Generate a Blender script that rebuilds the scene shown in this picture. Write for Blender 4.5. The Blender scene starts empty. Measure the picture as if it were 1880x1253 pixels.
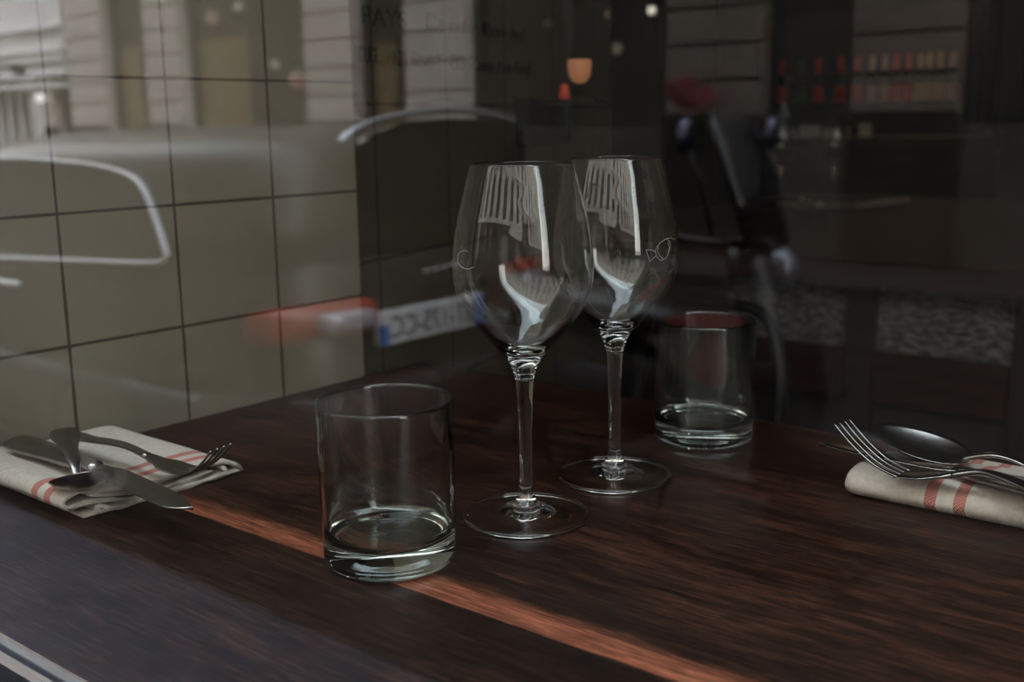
import bpy, bmesh, math, random
from mathutils import Vector, Matrix, noise
random.seed(7)
S = bpy.context.scene
COL = S.collection
PI = math.pi
# ---------------------------------------------------------------- camera
CAM = Vector((0, 0, 1.006))
YAW, PITCH, ROLL, FPX = map(float, (math.radians(-39.426), math.radians(-11.213), math.radians(-0.875), 2040.6))
fwd = Vector((math.sin(YAW) * math.cos(PITCH), math.cos(YAW) * math.cos(PITCH), math.sin(PITCH)))
rt0 = Vector((math.cos(YAW), -math.sin(YAW), 0))
up0 = rt0.cross(fwd)
rt = math.cos(ROLL) * rt0 + math.sin(ROLL) * up0
up = -math.sin(ROLL) * rt0 + math.cos(ROLL) * up0
cd = bpy.data.cameras.new('camera')
cam = bpy.data.objects.new('camera', cd)
COL.objects.link(cam)
cd.sensor_width = 36
cd.lens = FPX * 36 / 1880
cd.clip_start = 0.02
cd.clip_end = 200
cd.dof.use_dof = True
cd.dof.focus_distance = 0.71
cd.dof.aperture_fstop = 7.1
cam.matrix_world = Matrix(((rt.x, up.x, -fwd.x, CAM.x), (rt.y, up.y, -fwd.y, CAM.y), (rt.z, up.z, -fwd.z, CAM.z), (0, 0, 0, 1)))
S.camera = cam
# ---------------------------------------------------------------- sky and exposure
w = bpy.data.worlds.new('sky')
S.world = w
w.use_nodes = True
nt = w.node_tree
bg = nt.nodes['Background']
tc = nt.nodes.new('ShaderNodeTexCoord')
sep = nt.nodes.new('ShaderNodeSeparateXYZ')
cr = nt.nodes.new('ShaderNodeValToRGB')
nt.links.new(tc.outputs['Generated'], sep.inputs[0])
nt.links.new(sep.outputs['Z'], cr.inputs[0])
nt.links.new(cr.outputs[0], bg.inputs[0])
cr.color_ramp.elements[0].position = 0.0
cr.color_ramp.elements[0].color = (1.0, 0.945, 0.88, 1)
cr.color_ramp.elements[1].position = 0.9
cr.color_ramp.elements[1].color = (0.80, 0.88, 1.0, 1)
SKY = 12.0
bg.inputs[1].default_value = SKY
vs = S.view_settings
S.display_settings.display_device = 'sRGB'
vs.view_transform = 'Standard'
vs.look = 'None'
vs.exposure = 0.0
vs.gamma = 1.0
vs.use_curve_mapping = False
S.cycles.max_bounces = 14
S.cycles.transmission_bounces = 14
S.cycles.transparent_max_bounces = 16
S.cycles.sample_clamp_indirect = 20
S.cycles.blur_glossy = 0.3
S.cycles.use_denoising = True
TZ = 0.75          # top of the table
PANE = 0.20        # street side of the window pane


# ---------------------------------------------------------------- helpers
def ray(px, py):
    return fwd + ((px - 940) / FPX) * rt - ((py - 626.5) / FPX) * up


def at(px, py, ax, v):
    """point seen at a photo pixel on the plane coordinate ax = v"""
    d = ray(px, py)
    return CAM + d * ((v - CAM[ax]) / d[ax])


def atd(px, py, depth):
    return CAM + ray(px, py) * depth


def mir(p):
    return Vector((p.x, 2 * PANE - p.y, p.z))


def rat(px, py, yv):
    """point in the street whose mirror image in the pane is seen at a pixel, yv = distance of the image"""
    return mir(at(px, py, 1, yv))


def ratx(px, py, xv):
    return mir(at(px, py, 0, xv))


def obj(name, bm, m, parent=None, smooth=False, recalc=True):
    if recalc:
        bmesh.ops.recalc_face_normals(bm, faces=bm.faces)
    me = bpy.data.meshes.new(name)
    bm.to_mesh(me)
    bm.free()
    if m is not None:
        for mm in (m if isinstance(m, (list, tuple)) else [m]):
            me.materials.append(mm)
    if smooth:
        for p in me.polygons:
            p.use_smooth = True
    o = bpy.data.objects.new(name, me)
    COL.objects.link(o)
    if parent is not None:
        o.parent = parent
    return o


def tag(o, label, cat=None, group=None, kind=None):
    if label:
        o['label'] = label
    if cat:
        o['category'] = cat
    if group:
        o['group'] = group
    if kind:
        o['kind'] = kind
    return o


def thing(name, label, cat, loc=(0, 0, 0), rotz=0, group=None):
    o = bpy.data.objects.new(name, None)
    COL.objects.link(o)
    o.empty_display_size = 0.05
    o.location = loc
    o.rotation_euler = (0, 0, rotz)
    return tag(o, label, cat, group)


def struct(name, bm, m, label=None, **k):
    o = obj(name, bm, m, **k)
    o['kind'] = 'structure'
    if label:
        o['label'] = label
    o['category'] = {'wall': 'wall', 'floor': 'floor', 'ceiling': 'ceiling', 'window': 'window', 'trim': 'trim', 'door': 'door',
                     'baseboard': 'baseboard'}.get(name.split('_')[0], name.split('_')[0])
    return o


def copy_tree(o, parent=None):
    c = o.copy()
    COL.objects.link(c)
    c.parent = parent
    for ch in list(o.children):
        copy_tree(ch, c)
    return c


def box(bm, x0, x1, y0, y1, z0, z1, bev=0.0, seg=2):
    r = bmesh.ops.create_cube(bm, size=1)
    vsx = r['verts']
    for v in vsx:
        v.co = Vector(((x0 + x1) / 2 + v.co.x * (x1 - x0), (y0 + y1) / 2 + v.co.y * (y1 - y0), (z0 + z1) / 2 + v.co.z * (z1 - z0)))
    if bev > 0:
        es = list({e for v in vsx for e in v.link_edges})
        bmesh.ops.bevel(bm, geom=es, offset=bev, segments=seg, affect='EDGES', profile=0.5)
    return vsx


def BX(*a, **k):
    bm = bmesh.new()
    box(bm, *a, **k)
    return bm


def lathe(bm, prof, n=96, c=(0, 0, 0), close=False):
    c = Vector(c)
    rings = []
    for (r, z) in prof:
        if r < 1e-6:
            rings.append([bm.verts.new(c + Vector((0, 0, z)))])
        else:
            rings.append([bm.verts.new(c + Vector((r * math.cos(2 * PI * i / n), r * math.sin(2 * PI * i / n), z))) for i in range(n)])
    prs = list(zip(rings[:-1], rings[1:]))
    if close:
        prs.append((rings[-1], rings[0]))
    for a, b in prs:
        for i in range(n):
            j = (i + 1) % n
            if len(a) == 1 and len(b) == 1:
                continue
            if len(a) == 1:
                bm.faces.new((a[0], b[j], b[i]))
            elif len(b) == 1:
                bm.faces.new((a[i], a[j], b[0]))
            else:
                bm.faces.new((a[i], a[j], b[j], b[i]))
    return bm


def tube(bm, pts, rad, n=10, closed=False, cap=True):
    pts = [Vector(p) for p in pts]
    N = len(pts)
    rr = rad if isinstance(rad, (list, tuple)) else [rad] * N
    rings = []
    pn = None
    for i, p in enumerate(pts):
        if closed:
            t = pts[(i + 1) % N] - pts[i - 1]
        else:
            t = pts[min(i + 1, N - 1)] - pts[max(i - 1, 0)]
        t.normalize()
        if pn is None:
            pn = t.orthogonal().normalized()
        pn = (pn - t * pn.dot(t))
        pn = pn.normalized() if pn.length > 1e-6 else t.orthogonal().normalized()
        b = t.cross(pn)
        rings.append([bm.verts.new(p + (pn * math.cos(2 * PI * k / n) + b * math.sin(2 * PI * k / n)) * rr[i]) for k in range(n)])
    m = N if closed else N - 1
    for i in range(m):
        a, b = rings[i], rings[(i + 1) % N]
        for k in range(n):
            l = (k + 1) % n
            bm.faces.new((a[k], a[l], b[l], b[k]))
    if cap and not closed:
        bm.faces.new(rings[0])
        bm.faces.new(rings[-1])
    return bm


def TB(*a, **k):
    return tube(bmesh.new(), *a, **k)


def spline(P, n=8, closed=False):
    P = [Vector(p) for p in P]
    out = []
    N = len(P)
    rng = range(N) if closed else range(N - 1)
    for i in rng:
        if closed:
            p0, p1, p2, p3 = P[i - 1], P[i], P[(i + 1) % N], P[(i + 2) % N]
        else:
            p0, p1, p2, p3 = P[max(i - 1, 0)], P[i], P[i + 1], P[min(i + 2, N - 1)]
        for k in range(n):
            t = k / n
            out.append(0.5 * ((2 * p1) + (p2 - p0) * t + (2 * p0 - 5 * p1 + 4 * p2 - p3) * t * t + (3 * p1 - p0 - 3 * p2 + p3) * t ** 3))
    if not closed:
        out.append(P[-1])
    return out


def interp(tab, x):
    if x <= tab[0][0]:
        return tab[0][1]
    for (a, va), (b, vb) in zip(tab[:-1], tab[1:]):
        if x <= b:
            t = (x - a) / (b - a)
            t = t * t * (3 - 2 * t)
            return va + (vb - va) * t
    return tab[-1][1]


def loft(bm, sections, cap=True):
    """sections: lists of points with equal counts, closed loops"""
    rings = [[bm.verts.new(p) for p in s] for s in sections]
    n = len(rings[0])
    for a, b in zip(rings[:-1], rings[1:]):
        for k in range(n):
            l = (k + 1) % n
            bm.faces.new((a[k], a[l], b[l], b[k]))
    if cap:
        bm.faces.new(rings[0])
        bm.faces.new(rings[-1])
    return bm


# ---------------------------------------------------------------- materials
MATS = {}


def mat(name, col, rough=0.5, metal=0.0, emit=None, es=0.0, spec=0.5, coat=0.0, trans=0.0, ior=1.5):
    if name in MATS:
        return MATS[name]
    m = bpy.data.materials.new(name)
    m.use_nodes = True
    b = m.node_tree.nodes['Principled BSDF']
    b.inputs['Base Color'].default_value = (*col, 1)
    b.inputs['Roughness'].default_value = rough
    b.inputs['Metallic'].default_value = metal
    b.inputs['Specular IOR Level'].default_value = spec
    b.inputs['Coat Weight'].default_value = coat
    b.inputs['IOR'].default_value = ior
    b.inputs['Transmission Weight'].default_value = trans
    if emit:
        b.inputs['Emission Color'].default_value = (*emit, 1)
        b.inputs['Emission Strength'].default_value = es
    MATS[name] = m
    return m


def N(m, t, **k):
    n = m.node_tree.nodes.new(t)
    for a, v in k.items():
        setattr(n, a, v)
    return n


def L(m, a, b):
    m.node_tree.links.new(a, b)


def noisy(name, c1, c2, scale=20, rough=0.6, bump=0.0, stretch=(1, 1, 1), detail=6, bscale=None, metal=0.0, spec=0.5, dist=0.002):
    m = mat(name, c1, rough, metal, spec=spec)
    b = m.node_tree.nodes['Principled BSDF']
    tcn = N(m, 'ShaderNodeTexCoord')
    mp = N(m, 'ShaderNodeMapping')
    mp.inputs['Scale'].default_value = stretch
    L(m, tcn.outputs['Object'], mp.inputs[0])
    nz = N(m, 'ShaderNodeTexNoise')
    nz.inputs['Scale'].default_value = scale
    nz.inputs['Detail'].default_value = detail
    L(m, mp.outputs[0], nz.inputs['Vector'])
    r = N(m, 'ShaderNodeValToRGB')
    r.color_ramp.elements[0].position = 0.3
    r.color_ramp.elements[1].position = 0.7
    r.color_ramp.elements[0].color = (*c1, 1)
    r.color_ramp.elements[1].color = (*c2, 1)
    L(m, nz.outputs[0], r.inputs[0])
    L(m, r.outputs[0], b.inputs['Base Color'])
    if bump:
        bp = N(m, 'ShaderNodeBump')
        bp.inputs['Strength'].default_value = bump
        bp.inputs['Distance'].default_value = dist
        src = nz
        if bscale:
            src = N(m, 'ShaderNodeTexNoise')
            src.inputs['Scale'].default_value = bscale
            L(m, mp.outputs[0], src.inputs['Vector'])
        L(m, src.outputs[0], bp.inputs['Height'])
        L(m, bp.outputs[0], b.inputs['Normal'])
    return m


def math_n(m, op, a, b=None, c=None):
    n = N(m, 'ShaderNodeMath', operation=op)
    for i, v in enumerate((a, b, c)):
        if v is None:
            continue
        if isinstance(v, (int, float)):
            n.inputs[i].default_value = v
        else:
            L(m, v, n.inputs[i])
    return n.outputs[0]


def pane_mat(name, r0=0.04, tint=(0.97, 0.985, 0.98)):
    """clear window glass: mirror part by Schlick's formula on each face, the rest goes straight through"""
    m = bpy.data.materials.new(name)
    m.use_nodes = True
    nt = m.node_tree
    nt.nodes.remove(nt.nodes['Principled BSDF'])
    out = nt.nodes['Material Output']
    g = N(m, 'ShaderNodeNewGeometry')
    dt = N(m, 'ShaderNodeVectorMath', operation='DOT_PRODUCT')
    L(m, g.outputs['Normal'], dt.inputs[0])
    L(m, g.outputs['Incoming'], dt.inputs[1])
    c = math_n(m, 'ABSOLUTE', dt.outputs['Value'])
    o = math_n(m, 'SUBTRACT', 1.0, c)
    p = math_n(m, 'POWER', o, 5.0)
    f = math_n(m, 'MULTIPLY_ADD', p, 1 - r0, r0)
    t = N(m, 'ShaderNodeBsdfTransparent')
    t.inputs[0].default_value = (*tint, 1)
    gl = N(m, 'ShaderNodeBsdfGlossy')
    gl.inputs['Roughness'].default_value = 0.0
    gl.inputs['Color'].default_value = (1, 1, 1, 1)
    mx = N(m, 'ShaderNodeMixShader')
    L(m, f, mx.inputs[0])
    L(m, t.outputs[0], mx.inputs[1])
    L(m, gl.outputs[0], mx.inputs[2])
    L(m, mx.outputs[0], out.inputs['Surface'])
    return m


M_PANE = pane_mat('window_glass', 0.044)
M_SHOP = pane_mat('shop_glass', 0.05)


M_FOOT = pane_mat('thin_foot_glass', 0.045, (0.97, 0.975, 0.97))


def glass(name, col=(1, 1, 1), rough=0.0, ior=1.5):
    m = bpy.data.materials.new(name)
    m.use_nodes = True
    nt = m.node_tree
    nt.nodes.remove(nt.nodes['Principled BSDF'])
    g = N(m, 'ShaderNodeBsdfGlass')
    g.inputs['Color'].default_value = (*col, 1)
    g.inputs['Roughness'].default_value = rough
    g.inputs['IOR'].default_value = ior
    L(m, g.outputs[0], nt.nodes['Material Output'].inputs['Surface'])
    return m


M_GLASS = glass('crystal_glass', (0.985, 0.99, 0.985))
M_TUMB = glass('tumbler_glass', (0.95, 0.975, 0.965))

# dark plank wood of the table
M_WOOD = mat('table_wood', (0.06, 0.03, 0.02), 0.40, spec=0.14)


def build_wood():
    m = M_WOOD
    b = m.node_tree.nodes['Principled BSDF']
    tcn = N(m, 'ShaderNodeTexCoord')
    sp = N(m, 'ShaderNodeSeparateXYZ')
    L(m, tcn.outputs['Object'], sp.inputs[0])

    def nz(sx, sy, detail=8, rough=0.6, off=0.0):
        mp = N(m, 'ShaderNodeMapping')
        mp.inputs['Scale'].default_value = (sx, sy, sy)
        mp.inputs['Location'].default_value = (off, off * 1.7, 0)
        L(m, tcn.outputs['Object'], mp.inputs[0])
        n = N(m, 'ShaderNodeTexNoise')
        n.inputs['Scale'].default_value = 1.0
        n.inputs['Detail'].default_value = detail
        n.inputs['Roughness'].default_value = rough
        n.inputs['Distortion'].default_value = 0.3
        L(m, mp.outputs[0], n.inputs['Vector'])
        return n.outputs[0]
    fine = nz(22, 420, 6, 0.65)
    ultra = nz(60, 1500, 3, 0.6, 5.5)
    mid = nz(5, 55, 5, 0.55, 3.1)
    big = nz(3.2, 14, 3, 0.5, 7.7)
    blot = nz(16, 30, 4, 0.6, 12.7)
    s = math_n(m, 'MULTIPLY', fine, 0.50)
    s = math_n(m, 'MULTIPLY_ADD', math_n(m, 'SUBTRACT', ultra, 0.5), 0.30, s)
    s = math_n(m, 'MULTIPLY_ADD', mid, 0.35, s)
    s = math_n(m, 'MULTIPLY_ADD', big, 0.07, s)
    s = math_n(m, 'MULTIPLY_ADD', blot, 0.08, s)
    r = N(m, 'ShaderNodeValToRGB')
    e = r.color_ramp.elements
    e[0].position = 0.44
    e[0].color = (0.0085, 0.0038, 0.0028, 1)
    e[1].position = 0.60
    e[1].color = (0.056, 0.0215, 0.0125, 1)
    k = e.new(0.52)
    k.color = (0.0230, 0.0092, 0.0058, 1)
    L(m, s, r.inputs[0])
    # the paler sapwood strip along one plank joint
    y = sp.outputs['Y']
    wob = nz(4, 8, 3, 0.5, 21.0)
    yw = math_n(m, 'MULTIPLY_ADD', wob, 0.010, y)
    r2 = N(m, 'ShaderNodeValToRGB')
    e = r2.color_ramp.elements
    e[0].position = 0.35
    e[0].color = (0.085, 0.023, 0.012, 1)
    e[1].position = 0.68
    e[1].color = (0.27, 0.092, 0.050, 1)
    L(m, s, r2.inputs[0])
    lo = N(m, 'ShaderNodeMapRange')
    lo.inputs['From Min'].default_value = 0.4118
    lo.inputs['From Max'].default_value = 0.4128
    L(m, y, lo.inputs['Value'])
    hi = N(m, 'ShaderNodeMapRange')
    hi.inputs['From Min'].default_value = 0.433
    hi.inputs['From Max'].default_value = 0.444
    hi.inputs['To Min'].default_value = 1
    hi.inputs['To Max'].default_value = 0
    L(m, yw, hi.inputs['Value'])
    msk = math_n(m, 'MULTIPLY', lo.outputs[0], hi.outputs[0])
    mx = N(m, 'ShaderNodeMix', data_type='RGBA')
    L(m, msk, mx.inputs[0])
    L(m, r.outputs[0], mx.inputs[6])
    L(m, r2.outputs[0], mx.inputs[7])
    # thin dark joints between planks
    j = None
    for yj in (0.4118, 0.585, 0.742, 0.318):
        d = math_n(m, 'ABSOLUTE', math_n(m, 'SUBTRACT', y, yj))
        a = math_n(m, 'LESS_THAN', d, 0.0007)
        j = a if j is None else math_n(m, 'MAXIMUM', j, a)
    mx2 = N(m, 'ShaderNodeMix', data_type='RGBA')
    L(m, math_n(m, 'MULTIPLY', j, 0.6), mx2.inputs[0])
    tone = math_n(m, 'LESS_THAN', y, 0.4118)
    tone2 = math_n(m, 'GREATER_THAN', y, 0.585)
    tone = math_n(m, 'MULTIPLY_ADD', tone, -0.38, 1.0)
    tone = math_n(m, 'MULTIPLY_ADD', tone2, -0.12, tone)
    def remap(v, a0, a1, b0, b1):
        q = N(m, 'ShaderNodeMapRange')
        for nm, val in (('From Min', a0), ('From Max', a1), ('To Min', b0), ('To Max', b1)):
            q.inputs[nm].default_value = val
        L(m, v, q.inputs['Value'])
        return q.outputs[0]
    tone = math_n(m, 'MULTIPLY', tone, remap(fine, 0.38, 0.62, 0.68, 1.34))
    tone = math_n(m, 'MULTIPLY', tone, remap(ultra, 0.36, 0.64, 0.62, 1.38))
    sc = N(m, 'ShaderNodeVectorMath', operation='SCALE')
    L(m, mx.outputs[2], sc.inputs[0])
    L(m, tone, sc.inputs['Scale'])
    L(m, sc.outputs[0], mx2.inputs[6])
    mx2.inputs[7].default_value = (0.008, 0.004, 0.003, 1)
    L(m, mx2.outputs[2], b.inputs['Base Color'])
    bp = N(m, 'ShaderNodeBump')
    bp.inputs['Strength'].default_value = 0.35
    bp.inputs['Distance'].default_value = 0.0006
    L(m, s, bp.inputs['Height'])
    L(m, bp.outputs[0], b.inputs['Normal'])


build_wood()


def tile_mat(name, c1, c2, grout, pitch, oy, oz, gw=0.0022, axis='Y', rough=0.55, streak=True):
    m = mat(name, c1, rough, spec=0.3)
    b = m.node_tree.nodes['Principled BSDF']
    tcn = N(m, 'ShaderNodeTexCoord')
    sp = N(m, 'ShaderNodeSeparateXYZ')
    L(m, tcn.outputs['Object'], sp.inputs[0])
    dd = []
    for o_, off, pt in ((sp.outputs[axis], oy, pitch[0]), (sp.outputs['Z'], oz, pitch[1])):
        a = math_n(m, 'DIVIDE', math_n(m, 'SUBTRACT', o_, off), pt)
        fr = math_n(m, 'ABSOLUTE', math_n(m, 'SUBTRACT', math_n(m, 'FRACT', math_n(m, 'ADD', a, 100.5)), 0.5))
        dd.append(math_n(m, 'MULTIPLY', fr, pt))
    mn = math_n(m, 'MINIMUM', dd[0], dd[1])
    nz = N(m, 'ShaderNodeTexNoise')
    nz.inputs['Scale'].default_value = 26
    nz.inputs['Detail'].default_value = 4
    L(m, tcn.outputs['Object'], nz.inputs['Vector'])
    wid = math_n(m, 'MULTIPLY_ADD', nz.outputs[0], 0.0016, gw * 0.5 - 0.0006)
    g = math_n(m, 'LESS_THAN', mn, wid)
    r = N(m, 'ShaderNodeValToRGB')
    r.color_ramp.elements[0].position = 0.35
    r.color_ramp.elements[1].position = 0.65
    r.color_ramp.elements[0].color = (*c1, 1)
    r.color_ramp.elements[1].color = (*c2, 1)
    n2 = N(m, 'ShaderNodeTexNoise')
    n2.inputs['Scale'].default_value = 6
    L(m, tcn.outputs['Object'], n2.inputs['Vector'])
    L(m, n2.outputs[0], r.inputs[0])
    mx = N(m, 'ShaderNodeMix', data_type='RGBA')
    L(m, g, mx.inputs[0])
    L(m, r.outputs[0], mx.inputs[6])
    mx.inputs[7].default_value = (*grout, 1)
    L(m, mx.outputs[2], b.inputs['Base Color'])
    h = math_n(m, 'SUBTRACT', 1.0, g)
    bp = N(m, 'ShaderNodeBump')
    bp.inputs['Strength'].default_value = 0.5
    bp.inputs['Distance'].default_value = 0.001
    L(m, h, bp.inputs['Height'])
    L(m, bp.outputs[0], b.inputs['Normal'])
    return m


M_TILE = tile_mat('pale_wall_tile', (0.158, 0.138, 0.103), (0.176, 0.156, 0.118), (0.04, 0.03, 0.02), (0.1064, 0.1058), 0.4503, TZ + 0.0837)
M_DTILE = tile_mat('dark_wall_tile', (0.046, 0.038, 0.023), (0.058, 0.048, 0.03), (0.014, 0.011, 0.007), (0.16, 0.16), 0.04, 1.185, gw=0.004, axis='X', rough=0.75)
M_METAL = noisy('brushed_steel', (0.30, 0.29, 0.275), (0.36, 0.35, 0.335), 60, 0.27, metal=1.0, stretch=(1, 8, 8))
M_DARK = noisy('dark_wood', (0.012, 0.007, 0.005), (0.03, 0.016, 0.011), 6, 0.5, stretch=(1, 8, 8))
M_RAIL = noisy('rail_wood', (0.020, 0.009, 0.006), (0.036, 0.016, 0.011), 6, 0.6, spec=0.08, stretch=(1, 12, 12))
M_BLACK = mat('black_paint', (0.006, 0.006, 0.006), 0.55, spec=0.2)
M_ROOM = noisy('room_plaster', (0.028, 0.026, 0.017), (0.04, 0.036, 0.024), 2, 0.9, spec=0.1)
M_CHROME = mat('chrome', (0.85, 0.87, 0.9), 0.12, 1.0)
M_CAR = mat('car_paint', (0.035, 0.032, 0.028), 0.34, 0.2, spec=0.35, coat=0.22)
M_CARG = mat('car_window_glass', (0.012, 0.014, 0.016), 0.04, coat=0.5)
M_RUB = mat('tyre_rubber', (0.012, 0.012, 0.012), 0.8)
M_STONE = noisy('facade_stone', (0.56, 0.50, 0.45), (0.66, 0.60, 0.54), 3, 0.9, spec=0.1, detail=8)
M_STONE2 = noisy('darker_facade_stone', (0.145, 0.120, 0.100), (0.185, 0.155, 0.130), 3, 0.9, spec=0.1, detail=8)  # darker stone tone for the piers towards the right
M_STONED = noisy('facade_joint', (0.17, 0.15, 0.13), (0.2, 0.18, 0.15), 3, 0.95, spec=0.1)
M_ROAD = noisy('asphalt', (0.014, 0.012, 0.0095), (0.022, 0.019, 0.0155), 30, 0.95, 0.3, spec=0.04)
M_PAVE = noisy('pavement_stone', (0.034, 0.037, 0.046), (0.052, 0.055, 0.066), 9, 0.95, 0.2, spec=0.04)
M_WHITE = noisy('white_paint', (0.72, 0.71, 0.70), (0.78, 0.77, 0.76), 4, 0.6)


# ================================================================ large structure
# tabletop (part of the table thing, built below), walls, floor, pane
def room():
    # left wall beside the table, pale tiles; it ends at the corner of the pier
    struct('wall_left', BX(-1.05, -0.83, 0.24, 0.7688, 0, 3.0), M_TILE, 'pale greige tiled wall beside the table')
    # darker wall behind the pier, turned away by about fifteen degrees
    a = math.radians(14.7)
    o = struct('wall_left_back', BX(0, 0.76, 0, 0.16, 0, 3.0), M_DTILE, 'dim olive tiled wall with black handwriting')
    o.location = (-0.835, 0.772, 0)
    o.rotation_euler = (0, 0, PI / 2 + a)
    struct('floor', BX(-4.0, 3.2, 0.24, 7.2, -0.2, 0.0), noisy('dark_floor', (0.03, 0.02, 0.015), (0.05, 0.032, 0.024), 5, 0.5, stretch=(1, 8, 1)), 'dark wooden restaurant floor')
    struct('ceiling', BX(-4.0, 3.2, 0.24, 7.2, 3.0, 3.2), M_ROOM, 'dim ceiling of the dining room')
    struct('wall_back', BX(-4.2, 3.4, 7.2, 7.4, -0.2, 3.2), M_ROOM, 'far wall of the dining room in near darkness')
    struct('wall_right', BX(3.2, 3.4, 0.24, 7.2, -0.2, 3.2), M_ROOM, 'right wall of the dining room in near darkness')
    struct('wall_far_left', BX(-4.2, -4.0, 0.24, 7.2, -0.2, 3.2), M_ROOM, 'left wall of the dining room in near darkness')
    # own shop front round the window opening
    bm = bmesh.new()
    box(bm, -34, -0.83, 0.12, 0.24, -0.5, 12)
    box(bm, 2.4, 30, 0.12, 0.24, -0.5, 12)
    box(bm, -0.83, 2.4, 0.12, 0.24, 2.35, 12)
    box(bm, -0.83, 2.4, 0.12, 0.24, -0.5, 0.70)
    struct('wall_front', bm, M_STONE, 'street front around the restaurant window')
    # frame and bead at the foot of the pane
    bm = bmesh.new()
    box(bm, -0.83, 2.4, 0.212, 0.2385, 0.70, 0.744, 0.002)
    box(bm, -0.83, -0.80, 0.15, 0.198, 0.70, 2.35, 0.002)
    box(bm, 2.37, 2.4, 0.15, 0.24, 0.744, 2.35, 0.002)
    box(bm, -0.80, 2.37, 0.15, 0.24, 2.31, 2.35, 0.002)
    box(bm, -0.80, 2.37, 0.14, 0.198, 0.70, 0.715, 0.002)
    struct('trim_1', bm, mat('window_frame_paint', (0.008, 0.008, 0.010), 0.8, spec=0.08), 'dark window frame at the street edge of the table')
    struct('trim_2', BX(-0.83, 2.37, 0.2372, 0.2420, 0.744, 0.7506, 0.0005), mat('alu_bead', (0.15, 0.17, 0.20), 0.5, 1.0), 'thin pale metal bead along the near edge of the table')
    struct('window_1', BX(-0.80, 2.37, PANE, PANE + 0.006, 0.715, 2.312), M_PANE, 'clear restaurant window pane reflecting the street')


room()


# ================================================================ street seen in the pane
SZ = -0.36         # road level
FY = 2 * PANE - 9.3
def facade_x(px):
    return at(px, 140, 1, 9.3).x


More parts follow.
